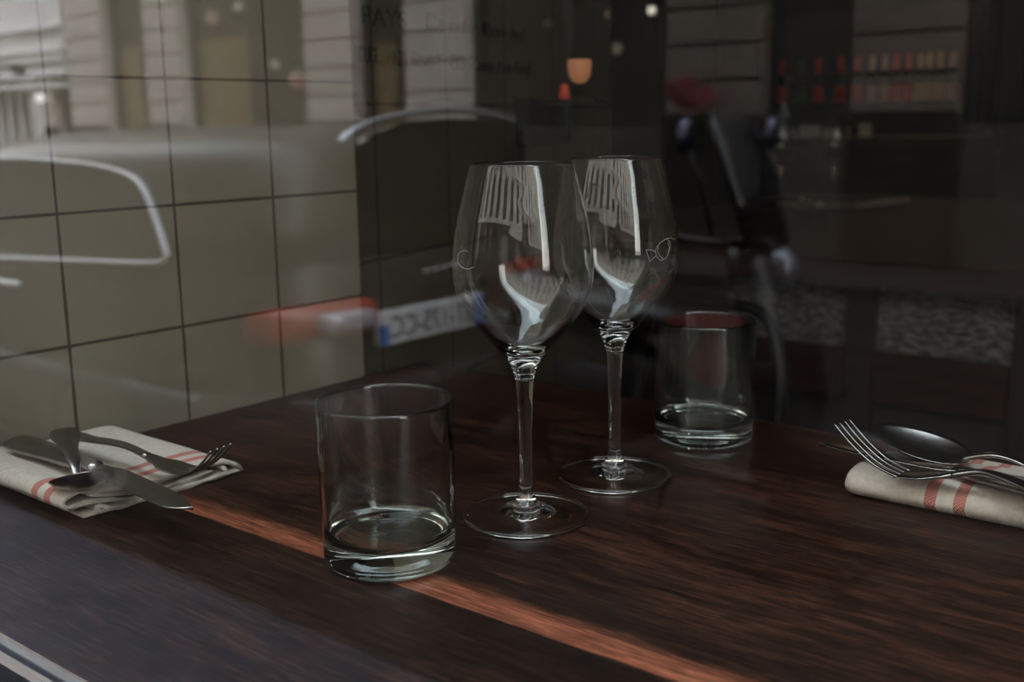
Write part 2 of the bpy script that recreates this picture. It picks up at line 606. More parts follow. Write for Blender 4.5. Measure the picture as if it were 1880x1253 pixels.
def facade():
    struct('street', BX(-44, 28, FY + 1.35, -1.30, SZ - 0.1, SZ), M_ROAD, 'grey asphalt road')
    bm = bmesh.new()
    box(bm, -44, 28, -1.30, 0.12, SZ - 0.1, SZ + 0.10)
    struct('pavement', bm, M_PAVE, 'bluish grey pavement in front of the window')
    struct('kerb', BX(-44, 28, FY - 0.2, FY + 1.35, SZ - 0.1, SZ + 0.10), noisy('far_pavement_stone', (0.03, 0.027, 0.022), (0.045, 0.04, 0.034), 9, 0.95, spec=0.04), 'pavement along the building opposite')
    b = thing('stone_building', 'pale stone building with banded masonry and shop windows, reflected across the street', 'building', (0, FY, 0))
    CH = 0.325
    z0 = 0.93 - 0.325 * 4
    piers = [(-42.0, facade_x(-60)), (facade_x(74), facade_x(92)), (facade_x(124), facade_x(188)), (facade_x(268), facade_x(330)), (facade_x(560), facade_x(648)),
             (facade_x(742), facade_x(852)), (facade_x(1222), facade_x(1400)), (facade_x(1563), facade_x(1762)), (0.4, 2.0), (4.5, 6.0), (8.5, 26)]
    m_pl = noisy('plinth_stone', (0.035, 0.029, 0.023), (0.05, 0.042, 0.035), 3, 0.95, spec=0.04)
    for i, (x0, x1) in enumerate(piers):
        bm = bmesh.new()
        box(bm, x0 + 0.02, x1 - 0.02, -0.3, -0.035, SZ + 0.1, 3.55)
        k = 0
        z = z0 + 0.1
        while z < 3.5:
            if z < 0.75:
                z += CH
                continue
            zz = max(z, SZ + 0.1)
            box(bm, x0, x1, -0.06, 0.0, zz + 0.0, min(z + CH - 0.035, 3.55), 0.008, 1)
            z += CH
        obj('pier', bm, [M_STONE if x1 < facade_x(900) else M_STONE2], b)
        obj('plinth', BX(x0 - 0.01, x1 + 0.01, -0.06, 0.03, SZ + 0.1, z0 + 0.1 + 3 * CH + (CH if z0 + 0.1 + 3 * CH < 0.75 else 0) - 0.035, 0.01), m_pl, b)
    # openings between the piers: low wall, frame, glass, warm interiors
    gaps = [(piers[k][1], piers[k + 1][0]) for k in range(len(piers) - 1)]
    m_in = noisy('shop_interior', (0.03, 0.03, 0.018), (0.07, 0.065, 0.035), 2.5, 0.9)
    m_ply = noisy('ochre_panel', (0.30, 0.20, 0.07), (0.36, 0.25, 0.10), 3, 0.8)
    m_fr = mat('shop_frame', (0.05, 0.055, 0.055), 0.5)
    m_sill = noisy('sill_stone', (0.08, 0.07, 0.058), (0.11, 0.095, 0.08), 3, 0.95, spec=0.04)
    for i, (x0, x1) in enumerate(gaps):
        wv = x1 - x0
        if i == 0:
            continue
        sill = 0.92 if i not in (1,) else SZ + 0.1
        if sill > 0:
            obj('sill_wall', BX(x0, x1, -0.3, -0.02, SZ + 0.1, sill, 0.005), m_sill, b)
        bm = bmesh.new()
        t = 0.07
        box(bm, x0, x0 + t, -0.26, -0.18, sill, 3.5)
        box(bm, x1 - t, x1, -0.26, -0.18, sill, 3.5)
        box(bm, x0 + t, x1 - t, -0.26, -0.18, 3.42, 3.5)
        if wv > 1.4:
            box(bm, (x0 + x1) / 2 - 0.035, (x0 + x1) / 2 + 0.035, -0.26, -0.18, sill, 3.42)
        fr = obj('shop_window', bm, m_fr, b)
        obj('glazing', BX(x0 + t, x1 - t, -0.225, -0.215, sill, 3.42), M_SHOP, fr)
        if i in (2, 3, 4):
            pw = wv * 0.42
            obj('ochre_board', BX(x0 + t, x0 + t + pw, -0.33, -0.29, sill, sill + (1.25 if i != 4 else 1.0), 0.004), m_ply, b)
    bm = bmesh.new()
    box(bm, -24, 14, -2.4, -2.3, SZ, 3.6)
    box(bm, -24, 14, -2.3, -0.3, 3.5, 3.6)
    box(bm, -24, 14, -2.3, -0.3, SZ, SZ + 0.1)
    for x in (-24, 13.9):
        box(bm, x, x + 0.1, -2.3, -0.3, SZ + 0.1, 3.5)
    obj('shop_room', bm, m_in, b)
    # arched white doorway at the left end
    xa, xb = facade_x(-58), facade_x(74)
    bm = bmesh.new()
    n = 20
    zc = 1.02
    r_ = (xb - xa) / 2
    cx = (xa + xb) / 2
    pts_o = [(cx + r_ * math.cos(PI - PI * k / n), zc + r_ * math.sin(PI * k / n)) for k in range(n + 1)]
    f = 0.80
    pts_i = [(cx + r_ * f * math.cos(PI - PI * k / n), zc + r_ * f * math.sin(PI * k / n)) for k in range(n + 1)]
    pts_o = [(xa, SZ + 0.1)] + pts_o + [(xb, SZ + 0.1)]
    pts_i = [(cx - r_ * f, SZ + 0.1)] + pts_i + [(cx + r_ * f, SZ + 0.1)]
    fo = [bm.verts.new((x, 0.02, z)) for x, z in pts_o]
    fi = [bm.verts.new((x, 0.02, z)) for x, z in pts_i]
    ro = [bm.verts.new((x, -0.25, z)) for x, z in pts_o]
    ri = [bm.verts.new((x, -0.25, z)) for x, z in pts_i]
    for k in range(len(fo) - 1):
        bm.faces.new((fo[k], fo[k + 1], fi[k + 1], fi[k]))
        bm.faces.new((fo[k], ro[k], ro[k + 1], fo[k + 1]))
        bm.faces.new((fi[k], fi[k + 1], ri[k + 1], ri[k]))
    obj('arch_frame', bm, M_WHITE, b)
    bm = bmesh.new()
    for q in (-0.55, -0.18, 0.22, 0.6):
        box(bm, cx + q * r_ * f - 0.045, cx + q * r_ * f + 0.045, -0.2, -0.12, SZ + 0.1, 1.0 + (zc + r_ * 0.7 - 1.0) * (1 - q * q))
    obj('arch_mullion', bm, M_WHITE, b)
    obj('arch_infill', BX(xa, xb, -0.30, -0.22, SZ + 0.1, 2.3), mat('arch_dark', (0.12, 0.11, 0.09), 0.6), b)
    # wall above the arch with string courses
    bm = bmesh.new()
    box(bm, -24, facade_x(124), -0.28, -0.26, 1.8, 3.55)
    for z in (1.62, 1.78, 2.02, 2.15, 2.5):
        box(bm, -24, facade_x(122), -0.25, 0.10, z, z + 0.07, 0.01)
    box(bm, -24, facade_x(122), -0.25, 0.02, 1.85, 3.55)
    obj('string_course', bm, M_WHITE, b)
    # storeys above
    bm = bmesh.new()
    wins = []
    for s in range(4):
        zb = 3.6 + s * 3.3
        x = -40.0
        last = -42.0
        while x < 25:
            wins.append((x, zb + 0.7, x + 1.1, zb + 2.7))
            box(bm, last, x, -0.3, 0, zb, zb + 3.3)
            box(bm, x, x + 1.1, -0.3, 0, zb, zb + 0.7)
            box(bm, x, x + 1.1, -0.3, 0, zb + 2.7, zb + 3.3)
            last = x + 1.1
            x += 2.35
        box(bm, last, 26, -0.3, 0, zb, zb + 3.3)
    obj('upper_wall', bm, M_STONE, b)
    bm = bmesh.new()
    for z in (3.5, 6.85, 10.15, 13.45, 16.75):
        box(bm, -42, 26, -0.3, 0.16, z, z + 0.16, 0.02)
    obj('cornice', bm, M_STONE, b)
    m_w = mat('upper_pane', (0.03, 0.035, 0.04), 0.08)
    for (xa_, za, xb_, zb_) in wins:
        fr = obj('upper_window', BX(xa_, xb_, -0.24, -0.2, za, zb_), m_w, b)
    # lamps glowing in the shops
    for k, (px, py, rr, c, e) in enumerate([(73, 180, 0.075, (1.0, 0.95, 0.95), 4.0), (272, 139, 0.05, (1, 0.9, 0.7), 2.2), (456, 168, 0.10, (1, 0.62, 0.45), 2.2), (438, 236, 0.07, (1, 0.6, 0.45), 2.5),
                                         (436, 12, 0.06, (1, 0.8, 0.6), 1.6), (388, 32, 0.10, (1, 0.6, 0.3), 0.7), (545, 146, 0.11, (1, 0.35, 0.2), 0.8), (505, 118, 0.06, (0.9, 0.9, 0.75), 1.2),
                                         (1196, 19, 0.038, (1, 0.86, 0.68), 11.0), (1133, 90, 0.055, (1, 0.75, 0.3), 0.5), (1114, 27, 0.022, (1, 0.72, 0.4), 1.4), (1004, 43, 0.022, (1, 0.65, 0.3), 0.6)]):
        p = rat(px, py, 9.3 + (0.45 if k != 0 else -0.14))
        if k == 0:
            p.y += 0.0
        bm = bmesh.new()
        bmesh.ops.create_uvsphere(bm, u_segments=16, v_segments=10, radius=rr)
        bmesh.ops.translate(bm, verts=bm.verts, vec=p)
        o = obj('shop_lamp', bm, mat('lamp_glow_%d' % k, (0.4, 0.4, 0.4), 0.5, emit=c, es=e), smooth=True)
        tag(o, ['round white lamp glowing by the arched doorway across the street', 'small yellow lamp glowing in the narrow shop window', 'salmon pink lamp glowing low in the wide shop window',
                'small pink lamp glowing at the sill of the wide shop window', 'small lamp glowing high in the wide shop window', 'dim orange lamp glowing upper left in the wide shop window',
                'red lamp glowing at the right edge of the wide shop window', 'pale lamp glowing mid right in the wide shop window', 'brightest small white bulb, glowing in the dark shop opening',
                'dim amber globe glowing in the dark shop opening', 'tiny amber bulb left of the white bulb in the dark opening', 'faintest orange bulb high above the black wall panel'][k], 'lamp', 'lamps in the shop windows opposite')


facade()


def prism(bm, poly, off):
    """poly: 3D outline, off: extrusion vector"""
    a = [bm.verts.new(p) for p in poly]
    b = [bm.verts.new(Vector(p) + off) for p in poly]
    bm.faces.new(a)
    bm.faces.new(b[::-1])
    n = len(a)
    for i in range(n):
        bm.faces.new((a[i], a[(i + 1) % n], b[(i + 1) % n], b[i]))
    return bm


def text_mesh(name, s, size, m, mw, parent=None, ext=0.001, align='CENTER', shear=0.0, fit=None):
    c = bpy.data.curves.new(name, 'FONT')
    c.body = s
    c.size = size
    c.extrude = ext
    c.align_x = align
    c.shear = shear
    o = bpy.data.objects.new(name, c)
    COL.objects.link(o)
    bpy.context.view_layer.update()
    me = bpy.data.meshes.new_from_object(o)
    bpy.data.objects.remove(o)
    if fit:
        xs = [v.co.x for v in me.vertices]
        k = fit / (max(xs) - min(xs))
        for v in me.vertices:
            v.co.x *= k
    me.transform(mw)
    me.materials.clear()
    me.materials.append(m)
    o = bpy.data.objects.new(name, me)
    COL.objects.link(o)
    if parent:
        o.parent = parent
    return o


def basis(x, y, z, loc):
    return Matrix(((x.x, y.x, z.x, loc.x), (x.y, y.y, z.y, loc.y), (x.z, y.z, z.z, loc.z), (0, 0, 0, 1)))


def car():
    t = thing('parked_car', 'dark car parked at the kerb, seen only as a reflection in the window', 'car', (0, 0, 0))
    yc = 2 * PANE - 2.79

    def plan(x0, x1, hw, z, n=64, e=5.0, e2=None):
        cx, a = (x0 + x1) / 2, (x1 - x0) / 2
        out = []
        for k in range(n):
            th = 2 * PI * k / n
            c, s = math.cos(th), math.sin(th)
            out.append(Vector((cx + a * math.copysign(abs(c) ** (2 / e), c), yc + hw * math.copysign(abs(s) ** (2 / e), s), SZ + z)))
        return out
    bm = bmesh.new()
    loft(bm, [plan(-6.60, -2.74, 0.76, 0.17), plan(-6.70, -2.66, 0.82, 0.26), plan(-6.74, -2.62, 0.845, 0.42), plan(-6.74, -2.63, 0.85, 0.58), plan(-6.72, -2.66, 0.845, 0.74),
              plan(-6.60, -2.69, 0.83, 0.86), plan(-6.45, -2.71, 0.80, 0.925), plan(-5.6, -2.72, 0.785, 0.945)])
    body = obj('body', bm, M_CAR, t, smooth=True)
    bm = bmesh.new()
    loft(bm, [plan(-5.60, -2.71, 0.790, 0.93, e=6), plan(-5.30, -2.715, 0.762, 1.05, e=6), plan(-5.0, -2.73, 0.72, 1.18, e=5), plan(-4.8, -2.76, 0.675, 1.265, e=4.5), plan(-4.6, -2.82, 0.60, 1.32, e=4),
              plan(-4.3, -3.0, 0.45, 1.352, e=3.5), plan(-4.0, -3.3, 0.2, 1.36, e=3)])
    obj('roof', bm, M_CAR, t, smooth=True)

    # near-side rear window with its chrome trim, following the inward lean of the side
    def side(px, py, push=0.0):
        yv = 1.97
        for _ in range(8):
            p = at(px, py, 1, yv)
            zz = p.z - SZ
            yv = 2.79 - (0.795 - (max(zz, 0.93) - 0.93) * 0.262) - push
        p = at(px, py, 1, yv)
        return mir(p)
    outl = [(-330, 330), (-180, 300), (0, 291), (100, 296), (180, 306), (236, 324), (262, 352), (281, 400), (294, 440), (302, 465), (301, 477), (290, 483), (270, 484), (200, 482), (100, 478), (0, 474), (-330, 462)]
    sp_ = spline([side(*p, push=0.012) for p in outl], 5, closed=True)
    wn = obj('side_window', prism(bmesh.new(), sp_, Vector((0, -0.03, 0))), M_CARG, t)
    obj('chrome_trim', TB(spline([side(*p, push=0.018) for p in outl], 6, closed=True), 0.0075, 8, closed=True), mat('trim_bright', (0.9, 0.93, 0.97), 0.35, 1.0), wn, smooth=True)
    # tailgate window
    o2 = [(652, 262), (700, 236), (760, 222), (830, 218), (900, 226), (944, 244), (950, 300), (945, 345), (860, 372), (760, 392), (690, 396), (668, 372), (655, 310)]
    pts = [ratx(px, py, -2.72) for px, py in o2]
    rw = obj('rear_window', prism(bmesh.new(), spline(pts, 4, closed=True), Vector((0.03, 0, 0))), M_CARG, t)
    arch = [(622, 262), (645, 241), (700, 218), (770, 206), (830, 203), (890, 208), (930, 220), (958, 238)]
    obj('roof_edge_highlight', TB(spline([ratx(px, py, -2.70) for px, py in arch], 6), [0.012] * 43, 8), mat('sky_highlight', (0.5, 0.55, 0.6), 0.2, 0.8), t, smooth=True)  # sky reflection on the rear roof edge, put in as a pale bluish tube
    # tail lamps wrapped on the rear corners
    m_red = mat('tail_lamp_red', (0.42, 0.035, 0.02), 0.3, coat=0.5)
    m_clr = mat('tail_lamp_clear', (0.55, 0.50, 0.58), 0.15, 0.2)
    for s in (1, -1):
        bm = bmesh.new()
        box(bm, -2.74, -2.59, yc + s * 0.31, yc + s * 0.70, SZ + 0.700, SZ + 0.815, 0.035, 3)
        for v in bm.verts:
            k = abs(v.co.y - yc)
            v.co.x -= max(0, k - 0.52) * 0.5
            v.co.z += (v.co.x + 2.6) * 0.10
        lm = obj('tail_lamp', bm, m_red, t, smooth=True)
        bm = bmesh.new()
        box(bm, -2.70, -2.575, yc + s * 0.34, yc + s * 0.55, SZ + 0.715, SZ + 0.785, 0.025, 3)
        for v in bm.verts:
            v.co.x -= max(0, abs(v.co.y - yc) - 0.52) * 0.5
        obj('clear_lens', bm, m_clr, lm, smooth=True)
    # bumper, badge, licence plate
    bm = bmesh.new()
    loft(bm, [plan(-6.74, -2.585, 0.84, 0.28, e=5), plan(-6.78, -2.56, 0.86, 0.34, e=5), plan(-6.78, -2.56, 0.86, 0.48, e=5), plan(-6.74, -2.60, 0.845, 0.53, e=5)])
    obj('bumper', bm, mat('bumper_plastic', (0.035, 0.033, 0.03), 0.4), t, smooth=True)
    pc = ratx(795, 586, -2.595)
    bx_ = Vector((0, 1, 0))
    W_, H_ = 0.52, 0.112
    pl = obj('licence_plate', BX(-2.625, -2.595, pc.y - W_ / 2, pc.y + W_ / 2, pc.z - H_ / 2, pc.z + H_ / 2, 0.004), mat('plate_white', (0.80, 0.82, 0.85), 0.35), t)
    for s in (1, -1):
        y0 = pc.y + s * (W_ / 2 - 0.022)
        obj('blue_band', BX(-2.596, -2.592, y0 - 0.020, y0 + 0.020, pc.z - H_ / 2 + 0.003, pc.z + (0.012 if s > 0 else H_ / 2 - 0.003)), mat('plate_blue', (0.02, 0.14, 0.55), 0.4), pl)
    mw = basis(Vector((0, 1, 0)), Vector((0, 0, 1)), Vector((1, 0, 0)), Vector((-2.5935, pc.y, pc.z - 0.036)))
    text_mesh('plate_characters', 'BT-175-CC', 0.105, mat('plate_black', (0.01, 0.01, 0.01), 0.5), mw, pl, fit=0.41)
    for k in range(4):
        p = ratx(781 + 16.5 * k, 498 - 3.4 * k, -2.635)
        bm = bmesh.new()
        bmesh.ops.create_uvsphere(bm, u_segments=12, v_segments=8, radius=0.009)
        bmesh.ops.translate(bm, verts=bm.verts, vec=p)
        obj('badge', bm, mat('badge_white', (0.95, 0.97, 1.0), 0.25, 0.3), t, smooth=True)
    # wheels, door handle, mirror
    for x in (-3.45, -5.95):
        for s in (1, -1):
            bm = bmesh.new()
            lathe(bm, [(0.19, -0.09), (0.29, -0.10), (0.31, -0.06), (0.31, 0.06), (0.29, 0.10), (0.19, 0.09)], 40, close=True)
            bmesh.ops.rotate(bm, verts=bm.verts, matrix=Matrix.Rotation(PI / 2, 3, 'X'))
            bmesh.ops.translate(bm, verts=bm.verts, vec=(x, yc + s * 0.76, SZ + 0.311))
            wh = obj('wheel', bm, M_RUB, t, smooth=True)
            bm = bmesh.new()
            lathe(bm, [(0, 0.07), (0.05, 0.075), (0.06, 0.05), (0.185, 0.065), (0.195, 0.085), (0.195, -0.05), (0, -0.05)], 30)
            bmesh.ops.rotate(bm, verts=bm.verts, matrix=Matrix.Rotation(-s * PI / 2, 3, 'X'))
            bmesh.ops.translate(bm, verts=bm.verts, vec=(x, yc + s * 0.76, SZ + 0.311))
            obj('hubcap', bm, mat('hub_alloy', (0.5, 0.52, 0.55), 0.3, 1.0), wh, smooth=True)
    obj('door_handle', BX(-4.05, -3.88, yc + 0.84, yc + 0.87, SZ + 0.80, SZ + 0.825, 0.008), M_CHROME, t)
    obj('body_moulding', BX(-6.2, -2.85, yc + 0.835, yc + 0.86, SZ + 0.50, SZ + 0.55, 0.01), mat('moulding', (0.3, 0.33, 0.37), 0.25, 0.8), t)
    return t


car()


def scooter():
    c = rat(1185, 300, 3.0)
    cx, cy = c.x + 0.16, c.y
    t = thing('motor_scooter', 'dark motor scooter parked behind the car, a reflection in the window', 'scooter', (cx, cy, SZ))
    blk = mat('scooter_black', (0.007, 0.007, 0.008), 0.35)
    blu = mat('scooter_blue', (0.010, 0.013, 0.03), 0.4)

    def ell(nm, c_, r_, m, par=t, tilt=0.0):
        bm = bmesh.new()
        bmesh.ops.create_uvsphere(bm, u_segments=28, v_segments=18, radius=1)
        R_ = Matrix.Rotation(tilt, 3, 'Y')
        for v in bm.verts:
            v.co = Vector(c_) + R_ @ Vector((v.co.x * r_[0], v.co.y * r_[1], v.co.z * r_[2]))
        return obj(nm, bm, m, par, smooth=True)
    t.scale = (0.86, 0.86, 0.94)
    for x in (-0.58, 0.58):
        bm = bmesh.new()
        lathe(bm, [(0.12, -0.05), (0.21, -0.055), (0.24, -0.03), (0.24, 0.03), (0.21, 0.055), (0.12, 0.05)], 36, close=True)
        bmesh.ops.rotate(bm, verts=bm.verts, matrix=Matrix.Rotation(PI / 2, 3, 'X'))
        bmesh.ops.translate(bm, verts=bm.verts, vec=(x, 0, 0.241))
        wl = obj('wheel', bm, M_RUB, t, smooth=True)
        bm = bmesh.new()
        lathe(bm, [(0, 0.03), (0.12, 0.04), (0.13, 0), (0.12, -0.04), (0, -0.03)], 24)
        bmesh.ops.rotate(bm, verts=bm.verts, matrix=Matrix.Rotation(PI / 2, 3, 'X'))
        bmesh.ops.translate(bm, verts=bm.verts, vec=(x, 0, 0.241))
        obj('wheel_hub', bm, mat('dull_alloy', (0.08, 0.08, 0.09), 0.5, 1.0), wl, smooth=True)
    ell('rear_body', (-0.45, 0, 0.55), (0.46, 0.17, 0.22), blk, tilt=0.12)
    ell('side_panel', (-0.40, 0.06, 0.56), (0.26, 0.13, 0.10), blu)
    ell('seat', (-0.38, 0, 0.80), (0.38, 0.15, 0.08), blk, tilt=0.06)
    obj('floor_board', BX(-0.15, 0.38, -0.16, 0.16, 0.28, 0.34, 0.02), blk, t)
    bm = bmesh.new()
    secs = []
    for z, x, w_, th in ((0.30, 0.38, 0.16, 0.05), (0.55, 0.42, 0.20, 0.06), (0.80, 0.36, 0.21, 0.07), (1.00, 0.28, 0.15, 0.07), (1.08, 0.25, 0.10, 0.05)):
        secs.append([Vector((x + th * math.cos(a) + 0.05 * math.cos(a) * abs(math.sin(a)), w_ * math.sin(a), z)) for a in [2 * PI * k / 24 for k in range(24)]])
    loft(bm, secs)
    obj('leg_shield', bm, blk, t, smooth=True)
    ell('front_mudguard', (0.58, 0, 0.40), (0.25, 0.07, 0.12), blk)
    obj('handlebar', TB(spline([(0.16, -0.34, 1.10), (0.24, -0.2, 1.08), (0.27, 0, 1.06), (0.24, 0.2, 1.08), (0.16, 0.34, 1.10)], 6), 0.015, 10), blk, t, smooth=True)
    hl = ell('headlight', (0.36, 0, 0.98), (0.06, 0.075, 0.075), mat('headlight_glass', (0.2, 0.21, 0.25), 0.2, 0.5))
    bm = bmesh.new()
    secs = []
    for z, x, w_ in ((1.06, 0.36, 0.16), (1.25, 0.30, 0.19), (1.42, 0.22, 0.16), (1.47, 0.19, 0.10)):
        secs.append([Vector((x - 0.05 * (u * u), u * w_, z)) for u in [-1 + k / 6 for k in range(13)]] + [Vector((x - 0.006 - 0.05 * (u * u), u * w_, z)) for u in [1 - k / 6 for k in range(13)]])
    loft(bm, secs)
    obj('windscreen', bm, mat('smoked_screen', (0.01, 0.01, 0.012), 0.1), t, smooth=True)
    for s_ in (-1, 1):
        ro = obj('mirror', TB([(0.22, s_ * 0.22, 1.08), (0.20, s_ * 0.28, 1.25), (0.17, s_ * 0.30, 1.36)], 0.007, 8), blk, t, smooth=True)
        bm = bmesh.new()
        lathe(bm, [(0, -0.012), (0.05, -0.012), (0.056, 0.0), (0.052, 0.008), (0, 0.004)], 28)
        bmesh.ops.rotate(bm, verts=bm.verts, matrix=Matrix.Rotation(-PI / 2 + 0.15, 3, 'Y'))
        bmesh.ops.translate(bm, verts=bm.verts, vec=(0.16, s_ * 0.31, 1.40))
        obj('mirror_glass', bm, mat('dull_mirror', (0.16, 0.17, 0.24), 0.35, 1.0), ro, smooth=True)
    obj('kick_stand', TB([(-0.05, 0.0, 0.3), (-0.08, 0.16, 0.01)], 0.012, 8), blk, t, smooth=True)


scooter()


def awning():
    q = [rat(px, py, 9.15) for px, py in ((1250, 140), (1270, 137), (1328, 181), (1284, 182))]
    bm = prism(bmesh.new(), q, Vector((0, 0.35, -0.10)))
    o = obj('awning', bm, noisy('red_canvas', (0.07, 0.008, 0.006), (0.09, 0.010, 0.008), 12, 0.85))
    tag(o, 'small red canvas awning on the building opposite, reflected above the far glass', 'awning')


awning()


# ================================================================ photographer, standing bent on the pavement behind the camera
def skin(name, pts, edges, m, parent=None, sub=2, root=0):
    me = bpy.data.meshes.new(name)
    me.from_pydata([p[:3] for p in pts], edges, [])
    o = bpy.data.objects.new(name, me)
    COL.objects.link(o)
    me.materials.append(m)
    sk = o.modifiers.new('skin', 'SKIN')
    sk.use_smooth_shade = True
    for i, p in enumerate(pts):
        me.skin_vertices[0].data[i].radius = (p[3], p[4] if len(p) > 4 else p[3])
        me.skin_vertices[0].data[i].use_root = (i == root)
    sb = o.modifiers.new('sub', 'SUBSURF')
    sb.levels = sub
    sb.render_levels = sub
    if parent:
        o.parent = parent
    return o


def photographer():
    F = Vector((-0.635, 0.772, 0))
    R = Vector((0.772, 0.635, 0))
    PZ = SZ + 0.10

    def P(f, r, z):
        v = F * f + R * r
        return (v.x, v.y, z)
    t = thing('person', 'person in a dark coat bending to take the photograph, seen only as a reflection', 'person', P(-0.6, 0.1, PZ))
    inv = Matrix.Translation(-Vector(t.location))

    def loc(p):
        q = inv @ Vector(p[:3])
        return (*q, *p[3:])
    skinm = mat('skin_tone', (0.42, 0.24, 0.17), 0.5)
    coat = noisy('coat_wool', (0.006, 0.006, 0.008), (0.014, 0.014, 0.017), 40, 0.95, spec=0.1)
    jean = noisy('jeans', (0.01, 0.014, 0.03), (0.02, 0.028, 0.05), 50, 0.9, spec=0.1)
    hair = mat('hair_brown', (0.02, 0.012, 0.008), 0.6)
    hy = 1.045
    pts = [(*P(-0.62, 0.06, PZ + 0.80), 0.15, 0.11), (*P(-0.50, 0.06, PZ + 0.93), 0.14, 0.10), (*P(-0.36, 0.06, PZ + 1.06), 0.16, 0.11), (*P(-0.27, 0.06, PZ + 1.16), 0.10, 0.09),
           (*P(-0.22, 0.06, PZ + 1.22), 0.055), (*P(-0.185, 0.06, hy - 0.02), 0.075), (*P(-0.19, 0.06, hy + 0.04), 0.082), (*P(-0.195, 0.06, hy + 0.09), 0.06),
           (*P(-0.30, 0.25, PZ + 1.10), 0.065), (*P(-0.20, 0.33, PZ + 0.95), 0.046), (*P(-0.085, 0.16, 0.985), 0.034), (*P(-0.075, 0.09, 0.99), 0.024),
           (*P(-0.30, -0.13, PZ + 1.10), 0.065), (*P(-0.16, -0.27, PZ + 0.98), 0.046), (*P(-0.06, -0.13, 0.95), 0.034), (*P(-0.055, -0.075, 0.955), 0.024),
           (*P(-0.60, 0.17, PZ + 0.72), 0.11), (*P(-0.42, 0.20, PZ + 0.44), 0.08), (*P(-0.60, 0.19, PZ + 0.09), 0.05), (*P(-0.47, 0.20, PZ + 0.04), 0.045),
           (*P(-0.60, -0.05, PZ + 0.72), 0.11), (*P(-0.36, -0.10, PZ + 0.46), 0.08), (*P(-0.40, -0.09, PZ + 0.09), 0.05), (*P(-0.26, -0.10, PZ + 0.04), 0.045)]
    E_ = [(0, 1), (1, 2), (2, 3), (3, 4), (4, 5), (5, 6), (6, 7), (2, 8), (8, 9), (9, 10), (10, 11), (2, 12), (12, 13), (13, 14), (14, 15), (0, 16), (16, 17), (17, 18), (18, 19),
          (0, 20), (20, 21), (21, 22), (22, 23)]
    body = skin('body', [loc(p) for p in pts], E_, skinm, t)
    # coat: same skeleton, thicker, without head, hands and lower legs
    idx = [0, 1, 2, 3, 8, 9, 10, 12, 13, 14, 16, 20]
    mp = {a: k for k, a in enumerate(idx)}
    cp = []
    for a in idx:
        p = pts[a]
        cp.append((*p[:3], *(x + 0.028 for x in p[3:])))
    skin('coat', [loc(p) for p in cp], [(mp[a], mp[b_]) for a, b_ in E_ if a in mp and b_ in mp], coat, t)
    idx = [0, 16, 17, 18, 20, 21, 22]
    mp = {a: k for k, a in enumerate(idx)}
    cp = [(*pts[a][:3], *(x + 0.014 for x in pts[a][3:])) for a in idx]
    skin('jeans', [loc(p) for p in cp], [(mp[a], mp[b_]) for a, b_ in E_ if a in mp and b_ in mp], jean, t)
    for r_, f_ in ((0.20, -0.52), (-0.10, -0.31)):
        q = P(f_, r_, PZ + 0.045)
        bm = bmesh.new()
        bmesh.ops.create_uvsphere(bm, u_segments=20, v_segments=12, radius=1)
        for v in bm.verts:
            v.co = Vector(P(0, 0, 0)) + F * v.co.x * 0.14 + R * v.co.y * 0.052 + Vector((0, 0, max(v.co.z, -0.75) * 0.06))
            v.co += Vector(q)
            v.co = inv @ v.co
        obj('shoe', bm, mat('shoe_leather', (0.01, 0.009, 0.008), 0.4), t, smooth=True)
    # hair, nose, ears, eyes, mouth
    hc = Vector(P(-0.205, 0.06, hy + 0.045))
    bm = bmesh.new()
    bmesh.ops.create_uvsphere(bm, u_segments=28, v_segments=18, radius=1)
    for v in bm.verts:
        c = v.co.copy()
        f_ = c.x
        c2 = F * (c.x * 0.105) + R * (c.y * 0.098) + Vector((0, 0, c.z * 0.115))
        if f_ > 0.45 and c.z < 0.45:
            c2 -= F * 0.045
        if c.z < -0.1 and f_ < 0.3:
            c2.z -= 0.09
        c2 += Vector((noise.noise(c * 6) * 0.008,) * 3)
        v.co = inv @ (hc - F * 0.012 + c2)
    obj('hair', bm, hair, t, smooth=True)
    for nm, f_, r_, z_, s3, mm in (('nose', -0.098, 0.055, hy - 0.01, (0.016, 0.012, 0.02), skinm), ('ear', -0.19, 0.148, hy + 0.0, (0.018, 0.01, 0.03), skinm), ('ear', -0.19, -0.03, hy + 0.0, (0.018, 0.01, 0.03), skinm),
                                   ('eye', -0.112, 0.09, hy + 0.02, (0.008, 0.013, 0.009), M_WHITE), ('eye', -0.112, 0.03, hy + 0.02, (0.008, 0.013, 0.009), M_WHITE), ('mouth', -0.105, 0.06, hy - 0.05, (0.006, 0.024, 0.006), mat('lips', (0.35, 0.12, 0.10), 0.5))):
        bm = bmesh.new()
        bmesh.ops.create_uvsphere(bm, u_segments=14, v_segments=10, radius=1)
        for v in bm.verts:
            v.co = inv @ (Vector(P(f_, r_, z_)) + F * v.co.x * s3[0] + R * v.co.y * s3[1] + Vector((0, 0, v.co.z * s3[2])))
        obj(nm, bm, mm, t, smooth=True)
